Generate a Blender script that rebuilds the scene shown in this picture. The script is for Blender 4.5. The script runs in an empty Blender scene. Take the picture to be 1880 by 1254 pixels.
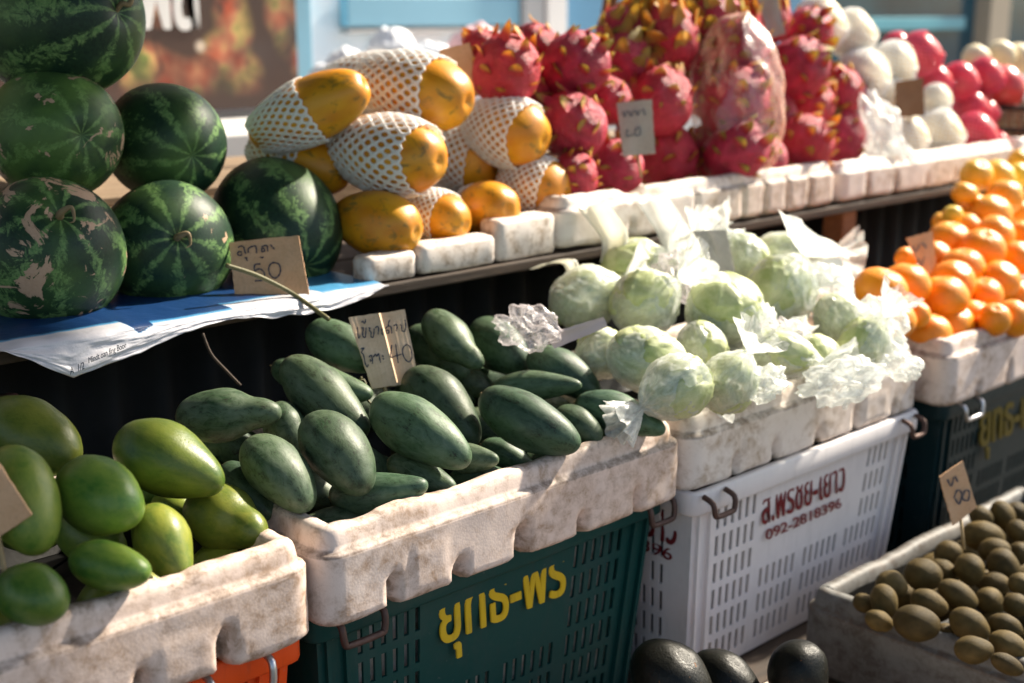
import bpy, bmesh, math, random
from mathutils import Vector, Matrix, noise
random.seed(7)
S = bpy.context.scene
COL = S.collection
PI = math.pi
# ------------------------------------------------------------------ camera frame
FPX = 2450.0
PITCH = math.radians(13.9); YAW = math.radians(46.5)
FH = Vector((math.cos(YAW), math.sin(YAW), 0)); RT = Vector((math.sin(YAW), -math.cos(YAW), 0))
FW = FH * math.cos(PITCH) - Vector((0, 0, 1)) * math.sin(PITCH)
UP = FH * math.sin(PITCH) + Vector((0, 0, 1)) * math.cos(PITCH)
CAM = Vector((0, 0, 1.40))
def ray(px, py): return FW + RT * ((px - 940) / FPX) - UP * ((py - 627) / FPX)
def atD(px, py, d): return CAM + ray(px, py) * d
def atY(px, py, y):
    r = ray(px, py); return CAM + r * ((y - CAM.y) / r.y)
def atZ(px, py, z):
    r = ray(px, py); return CAM + r * ((z - CAM.z) / r.z)
def atP(px, py, pl):                       # point on a slope z = z0 + m*(Y-Y0)
    y0, z0, m = pl; r = ray(px, py)
    return CAM + r * ((z0 - m * y0 - CAM.z + m * CAM.y) / (r.z - m * r.y))
def depth(p): return (p - CAM).dot(FW)
def lerp(a, b, t): return a + (b - a) * t
def sstep(a, b, x):
    t = max(0, min(1, (x - a) / (b - a))); return t * t * (3 - 2 * t)
def nz(v, s=1.0, o=0.0): return noise.noise(Vector(v) * s + Vector((o, o * 1.7, -o)))

# ------------------------------------------------------------------ object helpers
def mesh(name, verts, faces, smooth=True):
    m = bpy.data.meshes.new(name); m.from_pydata([tuple(v) for v in verts], [], faces)
    m.validate(); m.update()
    if smooth: m.polygons.foreach_set('use_smooth', [True] * len(m.polygons))
    return m
def obj(name, m, mat=None, parent=None, loc=None):
    o = bpy.data.objects.new(name, m); COL.objects.link(o)
    if mat is not None and m is not None and not m.materials: m.materials.append(mat)
    if parent is not None: o.parent = parent
    if loc is not None: o.location = loc
    return o
def tag(o, label=None, cat=None, group=None, kind=None):
    if label: o['label'] = label
    if cat: o['category'] = cat
    if group: o['group'] = group
    if kind: o['kind'] = kind
    return o
def empty(name, loc=(0, 0, 0)):
    o = bpy.data.objects.new(name, None); COL.objects.link(o); o.location = loc; return o
def child(o, par):
    """parent a world-space mesh to a thing without moving it"""
    o.parent = par; o.matrix_parent_inverse = Matrix.Translation(par.location).inverted(); return o
class MB:
    def __init__(s): s.v = []; s.f = []
    def add(s, vs, fs):
        n = len(s.v); s.v += [Vector(v) for v in vs]; s.f += [tuple(i + n for i in f) for f in fs]; return s
    def box(s, a, b):
        x0, y0, z0 = a; x1, y1, z1 = b
        return s.add([(x0,y0,z0),(x1,y0,z0),(x1,y1,z0),(x0,y1,z0),(x0,y0,z1),(x1,y0,z1),(x1,y1,z1),(x0,y1,z1)],
                     [(3,2,1,0),(4,5,6,7),(0,1,5,4),(1,2,6,5),(2,3,7,6),(3,0,4,7)])
    def tube(s, pts, r, n=8, caps=True):
        pts = [Vector(p) for p in pts]; rs = r if isinstance(r, (list, tuple)) else [r] * len(pts)
        rings = []; prev = None
        for i, p in enumerate(pts):
            t = (pts[min(i+1, len(pts)-1)] - pts[max(i-1, 0)]).normalized()
            if prev is None:
                a = t.orthogonal().normalized()
            else:
                a = (prev - t * prev.dot(t)).normalized()
            prev = a; b = t.cross(a)
            rings.append([p + (a * math.cos(2*PI*k/n) + b * math.sin(2*PI*k/n)) * rs[i] for k in range(n)])
        vs = [v for rg in rings for v in rg]; fs = []
        for i in range(len(pts) - 1):
            for k in range(n):
                k2 = (k + 1) % n
                fs.append((i*n+k, i*n+k2, (i+1)*n+k2, (i+1)*n+k))
        if caps: fs += [tuple(range(n))[::-1], tuple(range((len(pts)-1)*n, len(pts)*n))]
        return s.add(vs, fs)
    def build(s, name, mat, parent=None, smooth=False, bevel=0, origin=None):
        vs = s.v
        if origin is not None: vs = [v - Vector(origin) for v in vs]
        o = obj(name, mesh(name, vs, s.f, smooth), mat, parent)
        if origin is not None: o.location = origin
        if bevel:
            b = o.modifiers.new('b', 'BEVEL'); b.width = bevel; b.segments = 2; b.limit_method = 'ANGLE'
        return o
def smooth_path(pts, n=6):
    pts = [Vector(p) for p in pts]; out = []
    for i in range(len(pts) - 1):
        p0 = pts[max(i-1, 0)]; p1 = pts[i]; p2 = pts[i+1]; p3 = pts[min(i+2, len(pts)-1)]
        for k in range(n):
            t = k / n
            out.append(0.5 * ((2*p1) + (p2-p0)*t + (2*p0-5*p1+4*p2-p3)*t*t + (3*p1-p0-3*p2+p3)*t**3))
    out.append(pts[-1]); return out

# ------------------------------------------------------------------ material helpers
class NT:
    def __init__(s, name):
        s.m = bpy.data.materials.new(name); s.m.use_nodes = True; s.t = s.m.node_tree
        for n in list(s.t.nodes): s.t.nodes.remove(n)
        s.out = s.t.nodes.new('ShaderNodeOutputMaterial')
    def n(s, typ, props=None, **inp):
        d = s.t.nodes.new('ShaderNode' + typ)
        for k, v in (props or {}).items(): setattr(d, k, v)
        for k, v in inp.items():
            key = int(k[1:]) if k[0] == 'i' and k[1:].isdigit() else k.replace('_', ' ')
            s.set(d.inputs[key], v)
        return d
    def set(s, sock, v):
        if isinstance(v, bpy.types.NodeSocket): s.t.links.new(v, sock)
        elif isinstance(v, bpy.types.Node): s.t.links.new(v.outputs[0], sock)
        else:
            if isinstance(v, (tuple, list)) and len(v) == 3 and sock.type == 'RGBA': v = (*v, 1)
            sock.default_value = v
    def math(s, op, a, b=0.0, clamp=False):
        d = s.n('Math', {'operation': op, 'use_clamp': clamp}); s.set(d.inputs[0], a); s.set(d.inputs[1], b); return d.outputs[0]
    def mix(s, f, a, b, blend='MIX'):
        d = s.n('Mix', {'data_type': 'RGBA', 'blend_type': blend}); s.set(d.inputs[0], f); s.set(d.inputs[6], a); s.set(d.inputs[7], b); return d.outputs[2]
    def noise(s, vec, scale, detail=4, rough=.55, dist=0.0):
        return s.n('TexNoise', None, Vector=vec, Scale=scale, Detail=detail, Roughness=rough, Distortion=dist).outputs[0]
    def ramp(s, f, stops):
        d = s.n('ValToRGB', None, Fac=f); e = d.color_ramp.elements
        for i, (p, c) in enumerate(stops):
            el = e[i] if i < 2 else e.new(p)
            el.position = p; el.color = (*c, 1) if len(c) == 3 else c
        return d.outputs[0]
    def thr(s, f, a, b):
        d = s.n('MapRange', None, Value=f, From_Min=a, From_Max=b); return d.outputs[0]
    def obj(s, rnd=True):
        tc = s.n('TexCoord').outputs['Object']
        if not rnd: return tc
        oi = s.n('ObjectInfo').outputs['Random']
        r = s.math('MULTIPLY', oi, 57.0)
        return s.n('VectorMath', {'operation': 'ADD'}, i0=tc, i1=s.n('CombineXYZ', None, X=r, Y=r, Z=r)).outputs[0]
    def rand(s): return s.n('ObjectInfo').outputs['Random']
    def bump(s, h, strength=.3, dist=.01):
        return s.n('Bump', None, Strength=strength, Distance=dist, Height=h).outputs[0]
    def pbsdf(s, col, rough=.5, **kw):
        b = s.n('BsdfPrincipled'); s.set(b.inputs['Base Color'], col); s.set(b.inputs['Roughness'], rough)
        for k, v in kw.items(): s.set(b.inputs[k.replace('_', ' ')], v)
        s.t.links.new(b.outputs[0], s.out.inputs[0]); return b
def simple(name, col, rough=.6, var=.25, scale=40, bump=.15, metal=0.0, **kw):
    t = NT(name); v = t.obj(False)
    f = t.noise(v, scale, 5)
    c = t.mix(f, tuple(x * (1 - var) for x in col), tuple(min(1, x * (1 + var)) for x in col))
    t.pbsdf(c, rough, Metallic=metal, Normal=t.bump(f, bump, .002), **{'Specular_IOR_Level': .2 if max(col) < .03 else .5, **kw}); return t.m
M = {}
def mango_mat(name, a, b, c, blot, wax=.38):
    t = NT(name); v = t.obj()
    big = t.noise(v, 1.1, 3, .5); mid = t.noise(v, 3.2, 6, .65, .6); fine = t.noise(v, 16, 6, .7)
    col = t.mix(t.thr(big, .35, .65), a, b)
    sep = t.n('SeparateXYZ', None, Vector=t.n('TexCoord').outputs['Object'])
    tip = t.thr(sep.outputs[0], .95, -.95)
    col = t.mix(t.math('MULTIPLY', t.thr(mid, .40, .74), .62), col, c)
    col = t.mix(t.math('MULTIPLY', t.thr(t.math('MULTIPLY', t.thr(mid, .56, .30), t.thr(fine, .42, .62)), .15, .7), blot), col, (.020, .022, .010))
    col = t.mix(t.math('MULTIPLY', t.thr(t.noise(v, 45, 3), .64, .70), .5 * blot), col, (.03, .025, .012))
    col = t.mix(t.math('MULTIPLY', t.thr(tip, .96, 1.0), .8), col, (.10, .075, .03))
    hs = t.n('HueSaturation', None, Hue=t.thr(t.rand(), -6, 7.5), Value=t.thr(t.math('FRACT', t.math('MULTIPLY', t.rand(), 7.3)), -1.3, 1.5), Color=col)
    rg = t.thr(fine, .2, .9)
    t.pbsdf(hs.outputs[0], t.math('ADD', t.math('MULTIPLY', rg, .25), wax), Normal=t.bump(t.math('ADD', fine, t.math('MULTIPLY', mid, 1.5)), .10, .02), Coat_Weight=.05, Coat_Roughness=.35, Specular_IOR_Level=.35)
    return t.m
M['mango'] = mango_mat('mango_skin', (.032, .088, .045), (.088, .170, .078), (.20, .29, .19), 1.0)
M['gmango'] = mango_mat('green_mango_skin', (.095, .215, .032), (.23, .33, .045), (.34, .40, .07), .25, .24)

def melon_mat():
    t = NT('watermelon_rind'); tc = t.n('TexCoord').outputs['Object']; v = t.obj()
    wob = t.n('TexNoise', None, Vector=v, Scale=2.2, Detail=4, Roughness=.6).outputs[0]
    sep = t.n('SeparateXYZ', None, Vector=tc); x, y, z = sep.outputs
    ang = t.math('ARCTAN2', z, y)
    rad = t.math('SQRT', t.math('ADD', t.math('MULTIPLY', y, y), t.math('MULTIPLY', z, z)))
    amp = t.thr(rad, .05, .9)
    w = t.math('MULTIPLY', t.math('SUBTRACT', wob, .5), t.math('ADD', t.math('MULTIPLY', amp, 9.0), .3))
    st = t.math('SINE', t.math('ADD', t.math('MULTIPLY', ang, 9.0), w))
    jag = t.noise(v, 5.5, 9, .80, 1.4)
    st2 = t.math('ADD', st, t.math('MULTIPLY', t.math('SUBTRACT', jag, .5), t.math('ADD', t.math('MULTIPLY', amp, 8.5), 2.0)))
    light = t.thr(st2, .30, 1.15)
    fine = t.noise(v, 22, 6, .75)
    dark = t.mix(t.thr(fine, .3, .7), (.006, .020, .012), (.018, .052, .026))
    lite = t.mix(t.thr(fine, .35, .7), (.06, .15, .045), (.23, .36, .13))
    col = t.mix(light, dark, lite)
    veil = t.math('MULTIPLY', t.thr(t.noise(v, 1.0, 3), .45, .7), .38)
    oi = t.n('ObjectInfo')
    veil = t.math('ADD', veil, t.math('MULTIPLY', t.n('SeparateColor', None, Color=oi.outputs['Color']).outputs[1], t.thr(t.noise(v, 1.3, 4), .35, .55)), True)
    col = t.mix(veil, col, (.13, .25, .05)); sc = t.n('SeparateColor', None, Color=oi.outputs['Color']).outputs[0]
    sn = t.noise(v, 1.9, 9, .62, .9)
    scm = t.thr(t.math('ADD', sn, t.math('MULTIPLY', sc, .20)), .735, .75)
    col = t.mix(scm, col, t.mix(fine, (.36, .22, .13), (.60, .42, .30)))
    t.pbsdf(col, t.math('ADD', t.math('MULTIPLY', fine, .18), .36), Normal=t.bump(t.math('ADD', t.math('MULTIPLY', fine, .3), t.math('MULTIPLY', scm, .6)), .16, .01), Specular_IOR_Level=.30)
    return t.m
M['melon'] = melon_mat()

def papaya_mat():
    t = NT('papaya_skin'); v = t.obj()
    big = t.noise(v, 1.2, 3); mid = t.noise(v, 3, 6, .65, .5); fine = t.noise(v, 18, 5, .7)
    col = t.mix(t.thr(big, .38, .62), (.62, .23, .008), (.72, .34, .014))
    col = t.mix(t.math('MULTIPLY', t.thr(t.noise(v, .9, 2), .55, .72), .75), col, (.55, .17, .012))
    col = t.mix(t.math('MULTIPLY', t.thr(mid, .55, .64), .8), col, (.20, .13, .025))
    col = t.mix(t.math('MULTIPLY', t.thr(fine, .62, .70), .5), col, (.16, .08, .015))
    t.pbsdf(col, .38, Normal=t.bump(fine, .12, .01), Subsurface_Weight=.05, Subsurface_Radius=(.02, .008, .003)); return t.m
M['papaya'] = papaya_mat()
def foamnet_mat(name, col):
    t = NT(name); d = t.n('BsdfDiffuse', None, Color=(*col, 1)); tr = t.n('BsdfTranslucent', None, Color=(*col, 1))
    g = t.n('BsdfGlossy', None, Color=(1, 1, 1, 1), Roughness=.4)
    a = t.n('MixShader', None, Fac=.35, i1=d.outputs[0], i2=tr.outputs[0])
    b = t.n('MixShader', None, Fac=.06, i1=a.outputs[0], i2=g.outputs[0]); t.t.links.new(b.outputs[0], t.out.inputs[0]); return t.m
M['net'] = foamnet_mat('white_foam_net', (.97, .97, .96))
M['pinknet'] = foamnet_mat('pink_foam_net', (.85, .10, .20))

def dragon_mat():
    t = NT('dragon_fruit_skin'); v = t.obj(); at = t.n('Attribute', {'attribute_name': 'tip'}).outputs['Fac']
    f = t.noise(v, 3, 5); fi = t.noise(v, 14, 5)
    body = t.mix(t.thr(f, .3, .7), (.27, .008, .028), (.56, .030, .085))
    body = t.mix(t.math('MULTIPLY', t.thr(t.rand(), .3, 1.6), .8), body, (.60, .03, .02))
    tipc = t.mix(t.thr(t.rand(), .0, 1.0), (.50, .52, .12), (.75, .42, .08))
    body = t.mix(t.math('MULTIPLY', t.thr(at, .15, .5), .45), body, (.62, .05, .07)); col = t.mix(t.thr(at, .50, .78), body, tipc)
    col = t.mix(t.math('MULTIPLY', t.thr(fi, .62, .7), .4), col, (.70, .30, .10))
    b = t.n('BsdfPrincipled'); t.set(b.inputs['Base Color'], col); t.set(b.inputs['Roughness'], .50); t.set(b.inputs['Normal'], t.bump(t.math('ADD', fi, t.math('MULTIPLY', f, 2.0)), .4, .04))
    tr = t.n('BsdfTranslucent'); t.set(tr.inputs[0], t.mix(.35, col, (1, .6, .25)))
    mx = t.n('MixShader', None, Fac=t.math('MULTIPLY', t.thr(at, .1, .8), .5), i1=b.outputs[0], i2=tr.outputs[0])
    t.t.links.new(mx.outputs[0], t.out.inputs[0]); return t.m
M['dragon'] = dragon_mat()

def cabbage_mat():
    t = NT('cabbage_leaf'); v = t.obj(); f = t.noise(v, 1.6, 4); fi = t.noise(v, 12, 6, .7, .4)
    wv = t.n('TexVoronoi', {'feature': 'DISTANCE_TO_EDGE'}, Vector=v, Scale=4.5).outputs[0]
    col = t.mix(t.thr(f, .35, .65), (.36, .43, .16), (.62, .64, .36))
    col = t.mix(t.math('MULTIPLY', t.thr(wv, .06, .0), .30), col, (.62, .66, .40))
    col = t.mix(t.math('MULTIPLY', t.thr(fi, .60, .72), .5), col, (.25, .20, .07))
    t.pbsdf(col, .42, Normal=t.bump(t.math('ADD', fi, t.math('MULTIPLY', wv, .3)), .2, .02), Subsurface_Weight=.1, Subsurface_Radius=(.01, .012, .004)); return t.m
M['cabbage'] = cabbage_mat()
def bag_mat(name, opac, tint=(.9, .92, .9), milk=.6):
    t = NT(name); v = t.obj(); f = t.noise(v, 3.5, 6, .6, 1.2)
    fr = t.n('LayerWeight', None, Blend=.35).outputs['Facing']
    o = t.math('ADD', t.math('MULTIPLY', t.thr(f, .35, .7), .35), t.math('ADD', t.math('MULTIPLY', fr, .45), opac), True)
    tr = t.n('BsdfTransparent', None, Color=(.97, .98, .97, 1))
    d = t.n('BsdfDiffuse', None, Color=(*tint, 1)); tl = t.n('BsdfTranslucent', None, Color=(*tint, 1))
    nb = t.bump(t.noise(v, 6, 4, .55, 1.0), .18, .03)
    g = t.n('BsdfGlossy', None, Color=(1, 1, 1, 1), Roughness=.28, Normal=nb)
    a = t.n('MixShader', None, Fac=.55, i1=d.outputs[0], i2=tl.outputs[0])
    a2 = t.n('MixShader', None, Fac=o, i1=tr.outputs[0], i2=a.outputs[0])
    a3 = t.n('MixShader', None, Fac=.08, i1=a2.outputs[0], i2=g.outputs[0]); t.t.links.new(a3.outputs[0], t.out.inputs[0]); return t.m
M['bag'] = bag_mat('thin_plastic_bag', .28)
M['bagw'] = bag_mat('cloudy_plastic_bag', .22)
M['bagclear'] = bag_mat('clear_thin_plastic', -.02, (.85, .78, .82))
M['bagp'] = bag_mat('clear_pinkish_plastic', -.12, (.95, .60, .45))

def orange_mat():
    t = NT('mandarin_peel'); v = t.obj(); f = t.noise(v, 1.3, 3); p = t.n('TexVoronoi', None, Vector=v, Scale=17).outputs[0]
    oi = t.n('ObjectInfo'); g = t.n('SeparateColor', None, Color=oi.outputs['Color']).outputs[1]
    col = t.mix(t.thr(f, .3, .7), (.84, .25, .004), (.92, .33, .008))
    col = t.mix(t.math('SUBTRACT', 1.0, g), col, (.72, .55, .045))
    sp_ = t.n('SeparateXYZ', None, Vector=t.n('TexCoord').outputs['Object']).outputs
    rr = t.math('SQRT', t.math('ADD', t.math('MULTIPLY', sp_[1], sp_[1]), t.math('MULTIPLY', sp_[2], sp_[2])))
    col = t.mix(t.math('MULTIPLY', t.thr(rr, .11, .08), t.thr(sp_[0], .2, .3)), col, (.06, .07, .02))
    col = t.mix(t.math('MULTIPLY', t.thr(t.noise(v, 9, 4), .66, .72), .6), col, (.45, .22, .05))
    t.pbsdf(col, .36, Normal=t.bump(p, .16, .015)); return t.m
M['orange'] = orange_mat()
def brownfruit_mat():
    t = NT('sapodilla_skin'); v = t.obj(); f = t.noise(v, 1.5, 4); fi = t.noise(v, 20, 6, .7)
    col = t.mix(t.thr(f, .3, .7), (.085, .060, .020), (.18, .122, .040))
    sp_ = t.n('SeparateXYZ', None, Vector=t.n('TexCoord').outputs['Object']).outputs
    col = t.mix(t.thr(sp_[0], .93, .98), col, (.05, .035, .02))
    col = t.mix(t.math('MULTIPLY', t.thr(fi, .55, .7), .5), col, (.09, .07, .03))
    hs = t.n('HueSaturation', None, Value=t.thr(t.rand(), -1.2, 1.4), Color=col)
    t.pbsdf(hs.outputs[0], .58, Normal=t.bump(fi, .25, .015), Specular_IOR_Level=.15); return t.m
M['sapo'] = brownfruit_mat()
def avo_mat():
    t = NT('avocado_skin'); v = t.obj(); f = t.noise(v, 2, 4); fi = t.noise(v, 11, 6, .65)
    col = t.mix(t.thr(f, .3, .7), (.004, .005, .004), (.010, .010, .007))
    col = t.mix(t.thr(t.noise(v, 6, 3), .70, .74), col, (.22, .09, .03))
    t.pbsdf(col, t.math('ADD', t.math('MULTIPLY', fi, .3), .22), Normal=t.bump(fi, .16, .03), Specular_IOR_Level=.22); return t.m
M['avo'] = avo_mat()

def foam_mat(name, base, dirt, amount):
    t = NT(name); v = t.n('TexCoord').outputs['Object']
    vo = t.n('TexVoronoi', None, Vector=v, Scale=330).outputs[0]
    ve = t.n('TexVoronoi', {'feature': 'DISTANCE_TO_EDGE'}, Vector=v, Scale=330).outputs[0]
    a = t.noise(v, 9, 8, .68, .6); b = t.noise(v, 55, 7, .72, .4); s = t.noise(v, 3.0, 4)
    col = t.mix(t.thr(s, .3, .7), base, tuple(x * y for x, y in zip(base, (.97, .89, .84))))
    m1 = t.math('MULTIPLY', t.thr(t.math('ADD', a, t.math('MULTIPLY', b, .35)), .665 - amount * .1, .86 - amount * .1), .9)
    m1 = t.math('MULTIPLY', m1, t.thr(b, .30, .62))
    col = t.mix(m1, col, dirt)
    col = t.mix(t.math('MULTIPLY', t.thr(ve, .10, .0), t.math('MULTIPLY', t.thr(b, .45, .7), .5)), col, dirt)
    at = t.n('Attribute', {'attribute_name': 'grime_hollow'}).outputs['Fac']
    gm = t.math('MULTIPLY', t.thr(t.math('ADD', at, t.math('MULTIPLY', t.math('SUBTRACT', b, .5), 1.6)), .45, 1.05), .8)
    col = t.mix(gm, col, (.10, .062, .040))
    h = t.math('ADD', t.math('MULTIPLY', vo, -1.2), t.math('MULTIPLY', b, .45))
    t.pbsdf(col, .62, Normal=t.bump(h, .04, .003)); return t.m
M['foam'] = foam_mat('old_polystyrene', (.76, .65, .59), (.36, .235, .155), .80)
M['foamw'] = foam_mat('pale_polystyrene', (.76, .70, .65), (.38, .27, .18), .70)
M['foamg'] = foam_mat('shaded_grey_polystyrene', (.15, .155, .15), (.06, .05, .04), .8)  # grey deepened: shade of the low corner is put into this colour

def plastic(name, col, rough=.38, scr=.3):
    t = NT(name); v = t.n('TexCoord').outputs['Object']; a = t.noise(v, 14, 6, .7); b = t.noise(v, 90, 5, .7)
    c = t.mix(t.math('MULTIPLY', t.thr(a, .5, .75), scr), col, tuple(min(1, x * .5 + .05) for x in col))
    st_ = t.noise(t.n('Mapping', None, Vector=v, Scale=(9, 9, 1.2)).outputs[0], 9, 6, .7)
    c = t.mix(t.math('MULTIPLY', t.thr(st_, .52, .72), scr * 1.2), c, tuple(x * .45 + .02 for x in col))
    c = t.mix(t.math('MULTIPLY', t.thr(b, .66, .74), .3), c, (.30, .29, .27))
    t.pbsdf(c, t.math('ADD', rough, t.math('MULTIPLY', b, .2)), Normal=t.bump(b, .08, .002), Specular_IOR_Level=.22); return t.m
M['green'] = plastic('dark_green_plastic', (.004, .050, .045))
M['teal'] = plastic('shaded_teal_plastic', (.002, .020, .024))  # crate stands in shade; that darkness is put into the teal
M['ochre'] = plastic('shaded_ochre_paint', (.14, .10, .012), .6, .5)  # lettering darkened along with the crate to carry its shade
M['white'] = plastic('white_crate_plastic', (.70, .66, .66), .42, .2)
M['orangep'] = plastic('orange_plastic', (.80, .085, .010))
M['yellow'] = plastic('yellow_paint', (.62, .40, .015), .4, .5)
M['maroon'] = plastic('maroon_paint', (.16, .012, .015), .5, .3)
M['steel'] = simple('galvanised_wire', (.45, .45, .47), .35, .3, 60, .2, 1.0)
M['rust'] = simple('rusty_wire', (.10, .06, .05), .6, .4, 80, .4, .6)
M['ink'] = simple('blue_black_ink', (.010, .030, .065), .5, .3, 200, 0)
M['ink2'] = simple('faded_ink', (.12, .14, .17), .6, .3, 200, 0)
def card_mat(name, col, col2, rib):
    t = NT(name); v = t.n('TexCoord').outputs['Object']; f = t.noise(v, 30, 6, .7); g = t.noise(v, 220, 4)
    c = t.mix(t.thr(f, .3, .7), col, col2)
    c = t.mix(t.math('MULTIPLY', t.thr(g, .5, .7), .25), c, tuple(x * .6 for x in col))
    t.pbsdf(c, .85, Normal=t.bump(t.math('ADD', f, g), .25, .002)); return t.m
M['card'] = card_mat('cardboard', (.62, .35, .18), (.74, .46, .27), 0)
M['cardw'] = card_mat('pale_cardboard', (.66, .45, .28), (.78, .57, .40), 0)
M['cardg'] = card_mat('grey_cardboard', (.40, .36, .31), (.50, .46, .40), 0)
M['cardb'] = card_mat('brown_cardboard', (.23, .125, .06), (.30, .17, .09), 0)
M['stick'] = simple('bamboo_stick', (.38, .26, .12), .6, .3, 60, .3)
M['paper'] = simple('white_paper', (.75, .74, .70), .6, .1, 20, .3)
M['strip'] = simple('pinkish_tape', (.62, .48, .46), .45, .15, 25, .3)
M['vine'] = simple('green_stalk', (.11, .10, .035), .6, .4, 60, .4)
M['stem'] = simple('dry_stem', (.22, .16, .08), .7, .4, 60, .5)
def wood_mat(name, a, b, sc=6):
    t = NT(name); v = t.n('TexCoord').outputs['Object']
    mp = t.n('Mapping', None, Vector=v, Scale=(1.0, 14, 14)).outputs[0]
    f = t.noise(mp, sc, 7, .7, .4); g = t.noise(v, 3, 3)
    c = t.mix(t.thr(f, .3, .7), a, b); c = t.mix(t.math('MULTIPLY', t.thr(g, .5, .7), .4), c, tuple(x * .5 for x in a))
    t.pbsdf(c, .75, Normal=t.bump(f, .4, .004)); return t.m
M['wood'] = wood_mat('weathered_wood', (.16, .105, .06), (.34, .24, .15))
M['darkwood'] = wood_mat('dark_wood', (.025, .016, .011), (.085, .052, .032))
M['warmwood'] = wood_mat('reddish_wood', (.16, .06, .025), (.30, .13, .05))
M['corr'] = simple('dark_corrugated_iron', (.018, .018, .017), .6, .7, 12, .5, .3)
M['pipe'] = simple('chipped_painted_iron', (.13, .055, .05), .5, .8, 18, .5, .2)

# ------------------------------------------------------------------ sheet shapes
def loft_rect(x0, x1, y0, y1, r, profile, step=.006, disp=None, floor_z=None):
    """profile: list of (outset, z); a rounded rectangle swept through it"""
    base = []                       # (pos at outset 0, normal, side, u)
    def arc(cx, cy, a0):
        n = max(3, int(r * PI / 2 / step))
        for k in range(n):
            a = a0 + (k / n) * PI / 2
            base.append((cx + r * math.cos(a), cy + r * math.sin(a), math.cos(a), math.sin(a), 'c'))
    def line(ax, ay, bx, by, nx, ny, s):
        L = math.hypot(bx - ax, by - ay); n = max(1, int(L / step))
        for k in range(n):
            t = k / n; base.append((lerp(ax, bx, t), lerp(ay, by, t), nx, ny, s))
    line(x0 + r, y0, x1 - r, y0, 0, -1, 'f'); arc(x1 - r, y0 + r, -PI/2)
    line(x1, y0 + r, x1, y1 - r, 1, 0, 'r'); arc(x1 - r, y1 - r, 0)
    line(x1 - r, y1, x0 + r, y1, 0, 1, 'b'); arc(x0 + r, y1 - r, PI/2)
    line(x0, y1 - r, x0, y0 + r, -1, 0, 'l'); arc(x0 + r, y0 + r, PI)
    n = len(base); vs = []; fs = []; gr = []
    for i, (o, z) in enumerate(profile):
        for (bx, by, nx, ny, s) in base:
            oo, zz, g = o, z, 0.0
            if disp: oo, zz, g = disp(bx, by, nx, ny, s, o, z, i)
            vs.append((bx + nx * oo, by + ny * oo, zz)); gr.append(g)
    for i in range(len(profile) - 1):
        for k in range(n):
            k2 = (k + 1) % n; fs.append((i*n+k, i*n+k2, (i+1)*n+k2, (i+1)*n+k))
    fs.append(tuple(range((len(profile)-1)*n, len(profile)*n))); fs.append(tuple(range(n))[::-1])
    return vs, fs, gr

def foam_tray(name, label, x0, x1, y0, y1, zt, h, mat, notches=(), panels=(), cat='foam box', group='foam boxes', seed=0, rim=.027, notch_h=.045, nd=.024, wall=.030, lnotch=()):
    zb = zt - h; zl = zt - rim
    prof = [(-.020, zb), (-.006, zb + .004)]
    z = zb + .010
    while z < zl - .003: prof.append((0.0, z)); z += .006
    prof += [(0.0, zl - .003), (-.002, zl), (-.008, zl + .002), (-.009, zl + .008), (-.011, zt - .010), (-.013, zt - .004), (-.017, zt), (-.024, zt + .001), (-wall, zt), (-wall - .005, zt - .005), (-wall - .008, zt - .02), (-wall - .015, zb + .025)]
    nprof = len(prof)
    def disp(bx, by, nx, ny, s, o, z, i):
        g = 0.0  # brown amount, raised in notch hollows, panel edges, ledge, rim and base
        P = Vector((bx, by, z))
        u = bx if s in 'fb' or (s == 'c') else by
        if i < nprof - 9:
            lst = notches if s in 'fb' else (lnotch if s in 'lr' else ())
            for q, (c, w) in enumerate(lst):
                d = abs(u - c) / (w * .78)
                top = zb + notch_h * (1.0 + .35 * math.sin(c * 91))
                if d < 1.2:
                    e = (1 - sstep(.45, 1.1, math.sqrt(d * d + max(0, (z - zb) / (top - zb)) ** 4)))
                    o -= nd * e; g = max(g, e * .85)
                    if i < 2: z += .006 * e
            for (a, b, za, zc) in panels:
                if s == 'f':
                    m = min(u - a, b - u, z - (zb + za), (zb + zc) - z)
                    o += .0016 * sstep(-.003, .003, m) - .0016 * math.exp(-(m / .0022) ** 2)
                    g = max(g, .42 * math.exp(-(m / .0025) ** 2))
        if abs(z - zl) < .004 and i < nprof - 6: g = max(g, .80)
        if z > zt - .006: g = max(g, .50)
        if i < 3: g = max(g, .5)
        nn = nz((bx, by, z), 22, seed); n2 = nz((bx, by, z), 70, seed + 3)
        o += .0011 * nn + .0003 * n2
        z += (.0035 * nz((bx, by, 0), 14, seed + 9) + .0014 * n2) if z > zt - .012 else (.003 * nz((bx, by, 0), 18, seed + 5) if i < 2 else 0)
        ch = nz((bx, by, 0), 9, seed + 20)
        if z > zt - .012 and ch > .42: z -= .010 * (ch - .42) / .3; g = .6
        return o, z, g
    vs, fs, gr = loft_rect(x0, x1, y0, y1, .030, prof, .006, disp)
    org = Vector(((x0 + x1) / 2, (y0 + y1) / 2, zb))
    m = mesh(name, [Vector(v) - org for v in vs], fs)
    at = m.attributes.new('grime_hollow', 'FLOAT', 'POINT'); at.data.foreach_set('value', gr)
    o = obj(name, m, mat, None, org); return tag(o, label, cat, group)

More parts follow.
